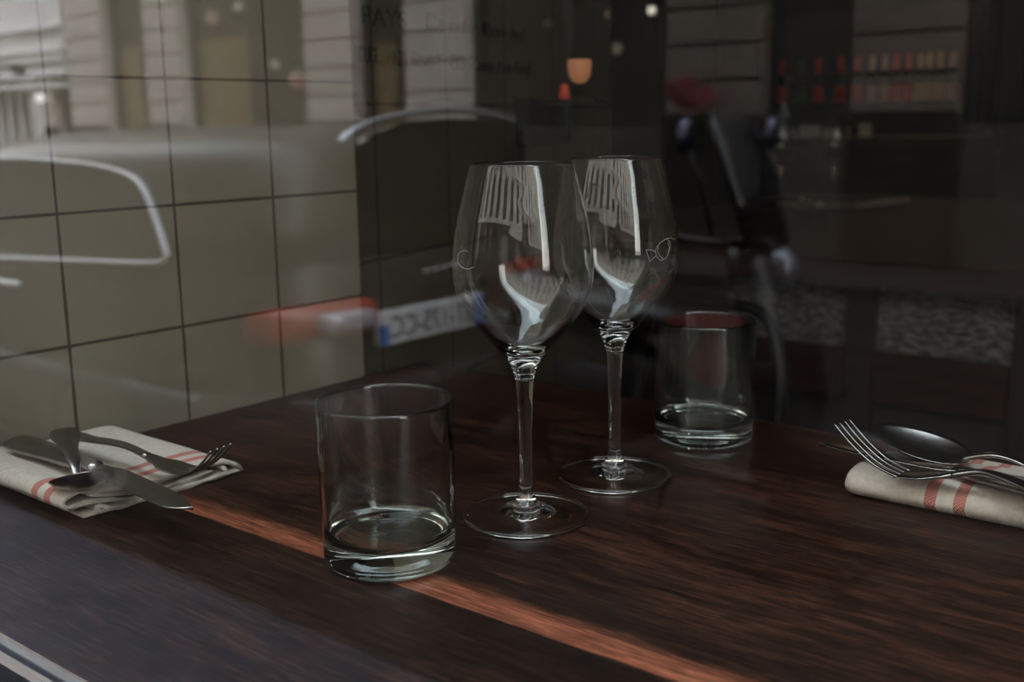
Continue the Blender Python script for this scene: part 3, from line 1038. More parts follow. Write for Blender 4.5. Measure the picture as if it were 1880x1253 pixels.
    # hands: palm with five separate fingers each, closed on the camera body
    for s, nm in ((1, 'right'), (-1, 'left')):
        w0 = Vector(P(-0.075, s * 0.118, 0.985 if s > 0 else 0.958))
        pal = Vector(P(-0.06, s * 0.088, 0.99 if s > 0 else 0.957))
        pp = [(*w0, 0.024, 0.018), (*pal, 0.034, 0.014)]
        ed = [(0, 1)]
        for k in range(4):
            zz = (0.035 - 0.021 * k) if s > 0 else (0.018 - 0.016 * k)
            ln = (0.92, 1.0, 0.95, 0.78)[k]
            b0 = pal + Vector((0, 0, zz * 0.8))
            b1 = b0 + F * 0.030 * ln - R * s * 0.004 + Vector((0, 0, zz * 0.2))
            b2 = b1 + F * 0.012 * ln - R * s * 0.022 * ln
            b3 = b2 - F * 0.002 - R * s * 0.018 * ln
            n0 = len(pp)
            pp += [(*b0, 0.010), (*b1, 0.0095), (*b2, 0.0085), (*b3, 0.0075)]
            ed += [(1, n0), (n0, n0 + 1), (n0 + 1, n0 + 2), (n0 + 2, n0 + 3)]
        t0 = pal - F * 0.012 + Vector((0, 0, -0.012))
        t1 = t0 - R * s * 0.03 + F * -0.012
        t2 = t1 - R * s * 0.022
        n0 = len(pp)
        pp += [(*t0, 0.013), (*t1, 0.011), (*t2, 0.009)]
        ed += [(1, n0), (n0, n0 + 1), (n0 + 1, n0 + 2)]
        skin('hand', [loc(p) for p in pp], ed, skinm, t, sub=1)
    # the camera it holds
    c = thing('camera_in_hands', 'black camera held up to the eye by the person in the dark coat', 'camera', (0, 0, 0.99))
    m_b = mat('camera_black', (0.012, 0.012, 0.013), 0.5)
    bm = bmesh.new()
    box(bm, -0.066, 0.066, -0.085, -0.052, -0.045, 0.042, 0.006)
    box(bm, -0.02, 0.02, -0.088, -0.05, 0.036, 0.060, 0.006)
    box(bm, 0.04, 0.066, -0.062, -0.040, -0.043, 0.030, 0.007)
    obj('camera_body', bm, m_b, c)
    bm = bmesh.new()
    lathe(bm, [(0.0, -0.055), (0.030, -0.055), (0.034, -0.045), (0.034, -0.012), (0.031, -0.008), (0.026, -0.009), (0.022, -0.014), (0.0, -0.016)], 40, close=False)
    bmesh.ops.rotate(bm, verts=bm.verts, matrix=Matrix.Rotation(-PI / 2, 3, 'X'))
    obj('lens', bm, m_b, c, smooth=True)
    c.location = CAM
    c.rotation_euler = (PITCH, 0, -YAW)


photographer()


# ================================================================ dining room beyond the table
def wallpt(px, py, off=0.0):
    """point on the dim tiled wall seen at a pixel"""
    a = math.radians(14.7)
    n = Vector((math.cos(a), math.sin(a), 0))
    p0 = Vector((-0.835, 0.772, 0)) + n * off
    d = ray(px, py)
    return CAM + d * ((p0 - CAM).dot(n) / d.dot(n))


def back_room():
    a = math.radians(14.7)
    n = Vector((math.cos(a), math.sin(a), 0))
    al = Vector((-math.sin(a), math.cos(a), 0))
    zz = Vector((0, 0, 1))
    m_ink = mat('sign_ink', (0.008, 0.007, 0.006), 0.7, spec=0.1)

    def line(nm, s, p1, p2, size, label, shear=0.0):
        A, B = wallpt(*p1), wallpt(*p2)
        A.z = B.z = (A.z + B.z) / 2
        o = text_mesh(nm, s, size, m_ink, Matrix.Identity(4), None, ext=0.0006, align='LEFT', shear=shear, fit=(B - A).length)
        xs = [v.co.x for v in o.data.vertices]
        x0 = min(xs)
        for v in o.data.vertices:
            v.co.x -= x0
        o.data.transform(basis(al, zz, n, A + n * 0.001))
        return tag(o, label, 'lettering', 'handwriting on the tiled wall')
    line('wall_lettering', 'PAYS', (664, 46), (745, 52), 0.026, 'short black capitals at the start of the upper line of wall writing')
    line('wall_lettering', 'Dim in bon Rhone bed', (778, 50), (962, 76), 0.024, 'slanted black handwriting ending the upper line on the tiled wall', 0.25)
    line('wall_lettering', 'ROUGE  DANDY  PRIMA', (650, 114), (786, 124), 0.023, 'row of black capitals starting the lower line of wall writing')
    line('wall_lettering', '1°  CO  (Cuvee Mon Bord)', (800, 124), (974, 140), 0.024, 'black handwriting in brackets ending the lower line on the tiled wall', 0.2)
    # black panel on the wall
    c = (wallpt(972, 182, 0.02), wallpt(1046, 182, 0.02), wallpt(1047, 268, 0.02), wallpt(970, 266, 0.02))
    ctr = sum(c, Vector()) / 4
    w_ = (c[1] - c[0]).length
    h_ = (c[0] - c[3]).length
    t = thing('black_panel', 'square black panel hanging on the dim tiled wall', 'panel', ctr, a)
    obj('panel_board', BX(-0.02, 0.0, -w_ / 2, w_ / 2, -h_ / 2, h_ / 2, 0.002), M_BLACK, t)
    bm = bmesh.new()
    for q in ((-w_ / 2, -w_ / 2 + 0.004, -h_ / 2, h_ / 2), (w_ / 2 - 0.004, w_ / 2, -h_ / 2, h_ / 2)):
        box(bm, 0, 0.003, q[0], q[1], q[2], q[3])
    box(bm, 0, 0.003, -w_ / 2 + 0.004, w_ / 2 - 0.004, -h_ / 2, -h_ / 2 + 0.004)
    box(bm, 0, 0.003, -w_ / 2 + 0.004, w_ / 2 - 0.004, h_ / 2 - 0.004, h_ / 2)
    obj('panel_frame', bm, M_BLACK, t)
    # amber lamp and the small red candle on a shelf behind the wall's end
    p = wallpt(1064, 130, 0.05)
    dl = (p - CAM).dot(fwd)
    t = thing('amber_lamp', 'glowing amber glass lamp above the black panel', 'lamp', p)
    k = dl / FPX
    m_am = mat('amber_glow', (0.45, 0.2, 0.1), 0.5, emit=(1.0, 0.40, 0.19), es=0.17)
    obj('lamp_shade', lathe(bmesh.new(), [(0, 20 * k), (21 * k, 20 * k), (22 * k, 10 * k), (20 * k, -8 * k), (12 * k, -20 * k), (0, -24 * k)], 32), m_am, t, smooth=True)
    obj('lamp_foot', lathe(bmesh.new(), [(0, -23 * k), (9 * k, -23 * k), (5 * k, -30 * k), (14 * k, -38 * k), (14 * k, -40 * k), (0, -40 * k)], 24), M_BLACK, t, smooth=True)
    p2 = wallpt(1036, 168, 0.05)
    dl = (p2 - CAM).dot(fwd)
    t = thing('candle_jar', 'small red candle jar glowing under the amber lamp', 'candle', p2)
    k = dl / FPX
    obj('jar', lathe(bmesh.new(), [(0, 14 * k), (6 * k, 12 * k), (9 * k, 0), (10 * k, -12 * k), (0, -13 * k)], 20), mat('candle_red', (0.3, 0.04, 0.02), 0.4, emit=(1, 0.10, 0.03), es=0.12), t, smooth=True)
    sh = p2.z - 13 * dl / FPX
    t = obj('wall_shelf', BX(-0.012, 0.075, -0.02, 0.045, -0.007, 0, 0.001), M_DARK)
    t.location = (p2.x - 0.032, p2.y, min(sh, p.z - 40 * k))
    t.rotation_euler = (0, 0, a)
    tag(t, 'dark shelf carrying the amber lamp and the red candle jar', 'shelf')
    # column beyond the wall
    q0, q1 = atd(1126, 250, 3.4), atd(1222, 250, 3.4)
    struct('column', BX(q0.x, q1.x + 0.05, q1.y - 0.12, q1.y + 0.12, 0, 3.0, 0.004), M_BLACK, 'black column in the dining room')


back_room()


def bar_fill_lamp(x, y, z):  # lamp out of view, added to bring light to the bottle row
    t = thing('added_pendant_lamp', 'brass pendant lamp added out of view to brighten the bottles behind the bar', 'lamp', (x, y, z))
    bm = lathe(bmesh.new(), [(0.02, 0.12), (0.05, 0.10), (0.13, 0.0), (0.135, 0.0), (0.055, 0.105), (0.02, 0.125)], 32, close=True)
    obj('lamp_shade', bm, mat('brass', (0.5, 0.35, 0.15), 0.35, 1.0), t, smooth=True)
    obj('bulb', lathe(bmesh.new(), [(0, -0.02), (0.02, -0.01), (0.03, 0.02), (0.015, 0.06), (0, 0.07)], 20), mat('fill_bulb', (0.8, 0.7, 0.5), 0.5, emit=(1, 0.72, 0.45), es=6), t, smooth=True)
    obj('cord', TB([(0, 0, 0.12), (0, 0, 3.0 - z)], 0.004, 6), M_BLACK, t)
    ld = bpy.data.lights.new('bar_fill_light', 'POINT')
    ld.energy = 1.6
    ld.color = (1, 0.72, 0.48)
    ld.shadow_soft_size = 0.04
    lo = bpy.data.objects.new('bar_fill_light', ld)
    COL.objects.link(lo)
    lo.parent = t
    lo.location = (0, 0, -0.05)


bar_fill_lamp(-1.75, 4.80, 1.80)


def lathe_obj(name, prof, m, parent, n=48, smooth=True):
    return obj(name, lathe(bmesh.new(), prof, n), m, parent, smooth=smooth)


def far_counter():
    """low glazed counter and the table setting on it"""
    y0 = 1.80
    x0, x1 = -1.17, 0.35
    t = thing('glazed_counter', 'dark wooden counter with patterned frosted panels behind the dining table', 'counter', (0, y0, 0))

    def pt(px, py, y=y0):
        return at(px, py, 1, y)
    za = pt(1600, 500).z
    obj('counter_top', BX(x0 - 0.35, x1, -0.03, 1.45, za - 0.02, za + 0.022, 0.004), M_RAIL, t)
    m_fr = mat('patterned_glass', (0.20, 0.195, 0.185), 0.30, spec=0.6)
    b = m_fr.node_tree.nodes['Principled BSDF']
    tcn = N(m_fr, 'ShaderNodeTexCoord')
    mp = N(m_fr, 'ShaderNodeMapping')
    mp.inputs['Scale'].default_value = (1, 1, 2.3)
    L(m_fr, tcn.outputs['Object'], mp.inputs[0])
    nz = N(m_fr, 'ShaderNodeTexNoise')
    nz.inputs['Scale'].default_value = 60
    nz.inputs['Detail'].default_value = 3
    L(m_fr, mp.outputs[0], nz.inputs['Vector'])
    r = N(m_fr, 'ShaderNodeValToRGB')
    r.color_ramp.elements[0].position = 0.38
    r.color_ramp.elements[1].position = 0.66
    r.color_ramp.elements[0].color = (0.055, 0.053, 0.048, 1)
    r.color_ramp.elements[1].color = (0.21, 0.205, 0.195, 1)
    L(m_fr, nz.outputs[0], r.inputs[0])
    L(m_fr, r.outputs[0], b.inputs['Base Color'])
    bp = N(m_fr, 'ShaderNodeBump')
    bp.inputs['Strength'].default_value = 1.0
    bp.inputs['Distance'].default_value = 0.01
    L(m_fr, nz.outputs[0], bp.inputs['Height'])
    L(m_fr, bp.outputs[0], b.inputs['Normal'])
    A = (pt(1330, 500), pt(1553, 634))
    B = (pt(1610, 517), pt(1866, 664))
    zt = za - 0.02
    zb = pt(1600, 646).z
    cols = [(x0, A[0].x), (pt(1553, 560).x, pt(1606, 560).x), (pt(1862, 600).x, pt(1862, 600).x + 0.05), (x1 - 0.04, x1)]
    for c0, c1 in cols:
        obj('post', BX(c0, c1, 0.0, 0.05, 0, zt, 0.003), M_DARK, t)
    gl = [(cols[i][1], cols[i + 1][0]) for i in range(3)]
    for g0, g1 in gl:
        obj('frosted_panel', BX(g0, g1, 0.02, 0.03, zb, zt), m_fr, t)
        obj('rail', BX(g0, g1, -0.01, 0.05, zb - 0.085, zb, 0.004), M_RAIL, t)
        obj('lower_panel', BX(g0, g1, 0.02, 0.035, 0, zb - 0.085), noisy('lower_panel_wood', (0.018, 0.017, 0.014), (0.03, 0.027, 0.022), 5, 0.6), t)
    ztop = za + 0.022
    # things on the counter
    def place(px, py):
        d = ray(px, py)
        return CAM + d * ((ztop - CAM.z) / d.z)
    # a plate, a wine glass, cutlery, a folded napkin
    p = place(1500, 387)
    t = thing('dinner_plate', 'pale rimmed plate lying on the far counter', 'plate', p)
    lathe_obj('plate', [(0, 0.004), (0.06, 0.004), (0.08, 0.010), (0.10, 0.014), (0.10, 0.016), (0.08, 0.013), (0.055, 0.0075), (0, 0.0075)], mat('dim_ceramic', (0.16, 0.15, 0.13), 0.3), t)
    p = place(1600, 386)
    t = thing('folded_napkin_far', 'light folded napkin lying beside the plate on the far counter', 'napkin', p, 0.5)
    t.name = 'table_napkin'
    bm = bmesh.new()
    box(bm, -0.09, 0.09, -0.03, 0.03, 0.0, 0.012, 0.005)
    for v in bm.verts:
        v.co.z += max(0, v.co.x) * 0.25
    obj('cloth', bm, mat('napkin_dim', (0.30, 0.24, 0.2), 0.9), t)
    for k, (px, lab) in enumerate([(1432, 'wine glass nearest the column on the far counter'), (1530, 'tall wine glass standing behind the plate on the far counter')]):
        p = place(px, 378)
        t = thing('wine_glass_far', lab, 'wine glass', p, group='wine glasses on the far counter')
        t.name = 'wine_glass'
        s = 1.0
        lathe_obj('bowl', GPROF_BOWL, M_GLASS, t)
        lathe_obj('stem', GPROF_STEM, M_GLASS, t)
        obj('foot', lathe(bmesh.new(), GPROF_FOOT, 48, close=True), M_FOOT, t, smooth=True)
    for k, (px, py, r_) in enumerate([(1472, 371, 0.006), (1487, 379, 0.007), (1505, 384, 0.009)]):
        p = place(px, py)
        t = thing('salt_cellar', ['tiny glass salt cellar farthest back by the plate', 'small pale salt cellar, middle of the three by the plate', 'round pale salt cellar nearest the counter edge'][k], 'salt cellar', p)
        lathe_obj('cellar_body', [(0, 0), (r_, 0.001), (r_ * 1.3, r_), (r_ * 0.8, r_ * 2.2), (0, r_ * 2.4)], mat('pale_ceramic', (0.6, 0.56, 0.45), 0.3), t, 16)
    # bar shelf deeper in the room with pale vessels and the bottle row
    yb = 4.3
    zs = at(1500, 252, 1, yb).z
    xl, xr = at(1392, 252, 1, yb).x, at(1790, 252, 1, yb).x
    t = thing('bar_counter', 'dark bar counter deep in the dining room', 'counter', ((xl + xr) / 2, yb, 0))
    hw = (xr - xl) / 2
    obj('bar_top', BX(-hw, hw, -0.12, 0.45, zs - 0.05, zs, 0.004), M_DARK, t)
    obj('bar_front', BX(-hw + 0.03, hw - 0.03, -0.05, 0.40, 0, zs - 0.05), M_DARK, t)
    k = (yb / ray(1500, 200).y) / FPX
    def bar(px, py):
        p = at(px, py, 1, yb)
        p.z = zs
        return p
    t = thing('carafe', 'pale pointed carafe standing at the left end of the bar', 'carafe', bar(1437, 250))
    lathe_obj('glass_body', [(0, 0), (15 * k, 0), (17 * k, 6 * k), (13 * k, 22 * k), (8 * k, 45 * k), (3.5 * k, 62 * k), (2 * k, 64 * k), (0, 64 * k)], mat('milky_glass', (0.46, 0.50, 0.48), 0.35, emit=(0.6, 0.7, 0.68), es=0.012), t)  # faint emission added to brighten the carafe, which is no lamp
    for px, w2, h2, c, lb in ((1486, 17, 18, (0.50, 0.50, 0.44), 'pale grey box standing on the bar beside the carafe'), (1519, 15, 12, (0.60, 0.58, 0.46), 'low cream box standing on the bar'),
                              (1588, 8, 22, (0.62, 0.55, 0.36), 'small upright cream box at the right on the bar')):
        t = thing('small_box', lb, 'box', bar(px, 250), group='boxes on the bar')
        bm = BX(-w2 * k * 0.9, w2 * k * 0.9, -0.03, 0.03, 0, h2 * k, 0.003)
        obj('box_body', bm, mat('box_%d' % px, c, 0.6, emit=c, es=0.02), t)  # each box gets a slight added glow in its own colour
        obj('box_lid', BX(-w2 * k * 0.93, w2 * k * 0.93, -0.032, 0.032, h2 * k, h2 * k + 0.008, 0.002), mat('box_lid', (0.4, 0.38, 0.3), 0.6), t)
    # bottle row
    ys = 5.2
    zs2 = at(1600, 196, 1, ys).z
    xl, xr = at(1395, 196, 1, ys).x, at(1800, 196, 1, ys).x
    t = thing('bottle_rack', 'dark wooden rack carrying a row of bottles at the back', 'shelf', ((xl + xr) / 2, ys, 0))
    hw = (xr - xl) / 2
    obj('rack_shelf', BX(-hw, hw, -0.05, 0.10, zs2 - 0.03, zs2), M_DARK, t)
    for s in (-1, 1):
        obj('rack_side', BX(s * hw - 0.02, s * hw + 0.02, -0.05, 0.12, 0, zs2 + 0.45), M_DARK, t)
    obj('rack_back', BX(-hw, hw, 0.10, 0.12, 0, zs2 + 0.45), M_DARK, t)
    k = (ys / ray(1600, 160).y) / FPX
    kinds = [(1434, 'red'), (1468, 'green'), (1500, 'red'), (1541, 'red'), (1571, 'red'), (1598, 'white'), (1621, 'white'), (1641, 'red'), (1664, 'red'), (1686, 'gold'), (1702, 'gold'), (1722, 'tan'), (1746, 'pink')]
    colr = {'red': (0.50, 0.03, 0.02), 'green': (0.03, 0.08, 0.06), 'white': (0.45, 0.38, 0.34), 'gold': (0.36, 0.30, 0.12), 'tan': (0.42, 0.28, 0.14), 'pink': (0.40, 0.28, 0.27)}
    where = ['farthest left in the rack behind the carafe', 'second from the left end of the rack', 'third from the left end of the rack', 'fourth from the left end of the rack', 'fifth from the left end, above the bar box',
             'left one of the two white neighbours', 'right one of the two white neighbours', 'just right of the white pair', 'standing between another red one and a gold one', 'left one of the gold pair',
             'right one of the gold pair', 'second from the right end of the rack', 'last at the right end of the rack']
    r_ = 0.024
    hh = 92 * k
    me_cache = {}
    for i, (px, c) in enumerate(kinds):
        p = at(px, 196, 1, ys)
        p.z = zs2
        t = thing('wine_bottle', 'bottle with a %s capsule, %s' % (c, where[i]), 'bottle', p, group='bottles in the back rack')
        lathe_obj('bottle_glass', [(0, 0), (r_, 0.002), (r_ * 1.02, hh * 0.5), (r_ * 0.9, hh * 0.6), (r_ * 0.42, hh * 0.72), (r_ * 0.38, hh * 0.8)], mat('bottle_green', (0.01, 0.016, 0.01), 0.1), t, 20)
        mm = mat('capsule_' + c, colr[c], 0.4)
        lathe_obj('capsule', [(r_ * 0.40, hh * 0.45), (r_ * 0.5, hh * 0.5), (r_ * 0.5, hh), (0, hh)], mm, t, 20)
        lathe_obj('label', [(r_ * 1.04, hh * 0.1), (r_ * 1.04, hh * 0.42)], mm, t, 20)


# wine glass profile (r, z): outer wall up to the rim, inner wall down again
_out = [(0.0445, 0.1630), (0.0443, 0.1700), (0.0438, 0.1770), (0.0430, 0.1840), (0.0415, 0.1925), (0.0400, 0.2000), (0.0368, 0.2120), (0.0345, 0.2210), (0.0318, 0.2300)]
_low = [(0.0060, 0.0935), (0.0082, 0.1010), (0.0122, 0.1080), (0.0170, 0.1135), (0.0230, 0.1203), (0.0290, 0.1272), (0.0345, 0.1340), (0.0390, 0.1412), (0.0425, 0.1495), (0.0440, 0.1570)]


def smooth_prof(P, n=5):
    return [(max(p.x, 0), p.y) for p in spline([Vector((a, b, 0)) for a, b in P], n)]


_outer = smooth_prof(_low + _out)
_inner = smooth_prof([(0.0308, 0.2296), (0.0335, 0.2210), (0.0358, 0.2120), (0.0390, 0.2000), (0.0405, 0.1925), (0.0420, 0.1840), (0.0428, 0.1770), (0.0433, 0.1700), (0.0434, 0.1630), (0.0428, 0.1570), (0.0412, 0.1500),
                      (0.0376, 0.1420), (0.0330, 0.1350), (0.0273, 0.1286), (0.0210, 0.1222), (0.0145, 0.1168), (0.0080, 0.1135), (0.0, 0.1122)])
GPROF_BOWL = [(0.0, 0.0935)] + _outer + [(0.0315, 0.2304), (0.0311, 0.2303)] + _inner
GPROF_FOOT = [(0.0094, 0.0004), (0.030, 0.0004), (0.0398, 0.0006), (0.0400, 0.0017), (0.0399, 0.0027)] + smooth_prof([(0.0396, 0.0030), (0.030, 0.0036), (0.022, 0.0045), (0.0162, 0.0058), (0.0125, 0.0074), (0.0094, 0.0093)])
GPROF_STEM = [(0.0, 0.0004), (0.0091, 0.0004)] + smooth_prof([(0.0091, 0.0095), (0.0085, 0.0100), (0.0066, 0.0128), (0.0058, 0.0150), (0.0049, 0.0185),
                                                                                                   (0.0045, 0.0230), (0.0043, 0.0370), (0.0046, 0.0560), (0.0049, 0.0740), (0.0055, 0.0860), (0.0060, 0.09345)]) + [(0.0, 0.09345)]
far_counter()


# ================================================================ chairs beyond the table
def chair(loc, rot, label, c_seat, zp, nm='dining_chair'):
    t = thing(nm, label, 'chair', loc, rot)
    m_s = noisy('seat_cloth', c_seat, tuple(x * 1.3 for x in c_seat), 30, 0.75)
    obj('seat', BX(-0.18, 0.18, -0.17, 0.19, 0.42, 0.47, 0.02, seg=4), m_s, t, smooth=True)
    bm = bmesh.new()
    bmesh.ops.create_uvsphere(bm, u_segments=40, v_segments=24, radius=1)
    for v in bm.verts:
        x, y, z = v.co
        v.co = Vector((math.copysign(abs(x) ** 0.8, x) * 0.080, -0.195 + y * 0.022 + 0.02 * x * x, zp + math.copysign(abs(z) ** 0.8, z) * 0.062))
    tag(obj('back_pad', bm, noisy('red_pad_cloth', (0.10, 0.0045, 0.004), (0.13, 0.0065, 0.005), 60, 0.9), t, smooth=True), 'red oval back pad')
    bm = bmesh.new()
    pts = spline([Vector((-0.12, -0.15, 0.44)), Vector((-0.122, -0.20, 0.60)), Vector((-0.09, -0.215, zp + 0.07)), Vector((0, -0.22, zp + 0.085)), Vector((0.09, -0.215, zp + 0.07)), Vector((0.122, -0.20, 0.60)), Vector((0.12, -0.15, 0.44))], 6)
    tube(bm, pts, 0.010, 10)
    tube(bm, [(-0.12, -0.205, zp), (0.12, -0.205, zp)], 0.006, 8)
    obj('back_frame', bm, M_BLACK, t, smooth=True)
    for sx in (-1, 1):
        for sy in (-1, 1):
            obj('leg', TB([(sx * 0.14, sy * 0.14, 0.43), (sx * 0.17, sy * 0.17, 0.0)], 0.012, 10), M_BLACK, t, smooth=True)
    return t


p = atd(1300, 660, 1.72)
chair((p.x, p.y - 0.20, 0), PI, 'black chair with a red oval back pad, glimpsed through the far tumbler', (0.008, 0.008, 0.009), p.z)


# ================================================================ the dining table
def table():
    t = thing('dining_table', 'dark brown plank table with a reddish stripe, against the window', 'table', (-0.05, 0.545, 0))
    # table top spans x -0.827..1.25, y 0.245..0.848
    a = obj('table_top', BX(-0.8285, 1.25, 0.2425, 0.851, TZ - 0.035, TZ, 0.002), M_WOOD)
    a.parent = t
    a.location = -Vector(t.location)
    for x in (-0.70, 1.12):
        for y in (0.31, 0.78):
            l = obj('leg', BX(x - 0.03, x + 0.03, y - 0.03, y + 0.03, 0, TZ - 0.035, 0.004), M_DARK, t)
            l.location = -Vector(t.location)
    bm = bmesh.new()
    box(bm, -0.67, 1.09, 0.30, 0.32, TZ - 0.10, TZ - 0.035)
    box(bm, -0.67, 1.09, 0.77, 0.79, TZ - 0.10, TZ - 0.035)
    ap = obj('apron', bm, M_DARK, t)
    ap.location = -Vector(t.location)


table()


def hit_rev(px, py, c, prof):
    """first point where a camera ray meets a turned glass at c with outline prof"""
    d = ray(px, py)
    tt = 0.4
    while tt < 1.2:
        p = CAM + d * tt - Vector(c)
        r = math.hypot(p.x, p.y)
        rr = None
        for (r0, z0), (r1, z1) in zip(prof[:-1], prof[1:]):
            if z0 <= p.z <= z1 and z1 > z0:
                rr = r0 + (r1 - r0) * (p.z - z0) / (z1 - z0)
        if rr is not None and r <= rr:
            return p * 1.0
        tt += 0.0002
    return None


M_ENGR = mat('engraving', (0.55, 0.55, 0.55), 0.9)


def wine_glass(c, label, rot, fish):
    t = thing('wine_glass', label, 'wine glass', c, 0, 'stemmed glasses in the middle of the table')
    lathe_obj('bowl', GPROF_BOWL, M_GLASS, t, 128)
    lathe_obj('stem', GPROF_STEM, M_GLASS, t, 96)
    obj('foot_rim', lathe(bmesh.new(), [(0.04005, 0.0006), (0.0410, 0.0009), (0.0415, 0.0018), (0.0412, 0.0028), (0.0404, 0.0032), (0.04005, 0.0028)], 128, close=True), M_GLASS, t, smooth=True)
    obj('foot', lathe(bmesh.new(), GPROF_FOOT, 96, close=True), M_FOOT, t, smooth=True)
    bm = bmesh.new()
    for ln in fish:
        P_ = []
        for k in range(len(ln) - 1):
            for q in range(4):
                u = q / 4
                h = hit_rev(ln[k][0] * (1 - u) + ln[k + 1][0] * u, ln[k][1] * (1 - u) + ln[k + 1][1] * u, c, _outer)
                if h is not None:
                    P_.append(h)
        h = hit_rev(*ln[-1], c, _outer)
        if h is not None:
            P_.append(h)
        if len(P_) > 2:
            tube(bm, P_, 0.00013, 5)
    obj('engraved_fish', bm, M_ENGR, t)
    return t


fish = [[(1238 - 0, 440), (1232, 437), (1222, 439), (1212, 446), (1207, 452), (1203, 461), (1206, 472), (1213, 479), (1222, 475), (1228, 464), (1231, 452), (1229, 443), (1224, 439)],
        [(1203, 463), (1197, 459), (1186, 459), (1189, 468), (1193, 481), (1199, 475), (1204, 470)], [(1209, 450), (1207, 462), (1213, 472), (1218, 476)], [(1226, 445), (1229, 455), (1226, 465)]]
fish2 = [[(841, 468), (845, 462), (853, 460), (860, 463)], [(841, 468), (840, 480), (846, 490), (854, 494), (862, 494), (870, 490)]]
GC1 = (-0.4353, 0.5414, TZ + 0.0002)
GC2 = (-0.4362, 0.6457, TZ + 0.0002)
wine_glass(GC1, 'empty wine glass nearer the window, beside the large tumbler', 0, fish2)
wine_glass(GC2, 'empty wine glass behind, engraved with a small fish outline', 0, fish)

TPROF = [(0.0, 0.0006), (0.034, 0.0006), (0.0372, 0.0014), (0.0388, 0.0040), (0.0392, 0.0080), (0.0397, 0.050), (0.0401, 0.0965), (0.0398, 0.0985), (0.0390, 0.0990), (0.0382, 0.0985), (0.0379, 0.0965),
         (0.0375, 0.050), (0.0370, 0.0270)] + smooth_prof([(0.0366, 0.0240), (0.0352, 0.0200), (0.0320, 0.0172), (0.0270, 0.0160), (0.0150, 0.0156), (0.0, 0.0155)], 4)


def tumbler(c, label):
    t = tag(lathe_obj('tumbler', TPROF, M_TUMB, None, 128), label, 'tumbler', 'empty water tumblers')
    t.location = c
    return t


tumbler((-0.4549, 0.4360, TZ + 0.0002), 'empty clear tumbler in front, nearest the window and largest in view')
tumbler((-0.4330, 0.7690, TZ + 0.0002), 'empty clear tumbler at the back, beside the far wine glass')


# ================================================================ napkins
def napkin_mat(name, bands, base1=(0.70, 0.63, 0.53), base2=(0.82, 0.75, 0.65)):
    m = mat(name, base1, 0.95, spec=0.1)
    b = m.node_tree.nodes['Principled BSDF']
    tcn = N(m, 'ShaderNodeTexCoord')
    sp = N(m, 'ShaderNodeSeparateXYZ')
    L(m, tcn.outputs['Object'], sp.inputs[0])
    X, Y, Z = sp.outputs
    # arc coordinate around the fold: y plus z keeps the weave running over the edge
    A = math_n(m, 'ADD', Y, Z)
    pit = 0.00125
    nzx = N(m, 'ShaderNodeTexNoise')
    nzx.inputs['Scale'].default_value = 90
    L(m, tcn.outputs['Object'], nzx.inputs['Vector'])
    jit = math_n(m, 'MULTIPLY', nzx.outputs[0], 1.2)
    wx = math_n(m, 'SINE', math_n(m, 'ADD', math_n(m, 'MULTIPLY', X, 2 * PI / pit), jit))
    wy = math_n(m, 'SINE', math_n(m, 'ADD', math_n(m, 'MULTIPLY', A, 2 * PI / pit), jit))
    wv = math_n(m, 'MULTIPLY', wx, wy)
    wv01 = math_n(m, 'MULTIPLY_ADD', wv, 0.5, 0.5)
    nz = N(m, 'ShaderNodeTexNoise')
    nz.inputs['Scale'].default_value = 260
    L(m, tcn.outputs['Object'], nz.inputs['Vector'])
    f = math_n(m, 'MULTIPLY_ADD', nz.outputs[0], 0.5, math_n(m, 'MULTIPLY', wv01, 0.5))
    mx = N(m, 'ShaderNodeMix', data_type='RGBA')
    L(m, f, mx.inputs[0])
    mx.inputs[6].default_value = (*(x * 0.45 for x in base1), 1)
    mx.inputs[7].default_value = (*(x * 1.15 for x in base2), 1)
    col = mx.outputs[2]
    msk = None
    wob = math_n(m, 'MULTIPLY_ADD', nzx.outputs[0], 0.0012, X)
    for x0, x1 in bands:
        a = math_n(m, 'MULTIPLY', math_n(m, 'GREATER_THAN', wob, x0), math_n(m, 'LESS_THAN', wob, x1))
        msk = a if msk is None else math_n(m, 'MAXIMUM', msk, a)
    tw = math_n(m, 'SINE', math_n(m, 'MULTIPLY', math_n(m, 'ADD', math_n(m, 'MULTIPLY', X, 1.0), A), 2 * PI / 0.0019))
    tw2 = math_n(m, 'SINE', math_n(m, 'MULTIPLY', math_n(m, 'SUBTRACT', math_n(m, 'MULTIPLY', X, 1.0), A), 2 * PI / 0.0030))
    tq = math_n(m, 'GREATER_THAN', math_n(m, 'MULTIPLY_ADD', tw2, 0.5, tw), -0.45)
    fac = math_n(m, 'MULTIPLY', msk, math_n(m, 'MULTIPLY_ADD', tq, 0.62, 0.30))
    m2 = N(m, 'ShaderNodeMix', data_type='RGBA')
    L(m, fac, m2.inputs[0])
    L(m, col, m2.inputs[6])
    m2.inputs[7].default_value = (0.46, 0.075, 0.055, 1)
    L(m, m2.outputs[2], b.inputs['Base Color'])
    bp = N(m, 'ShaderNodeBump')
    bp.inputs['Strength'].default_value = 0.9
    bp.inputs['Distance'].default_value = 0.0005
    L(m, wv01, bp.inputs['Height'])
    L(m, bp.outputs[0], b.inputs['Normal'])
    return m


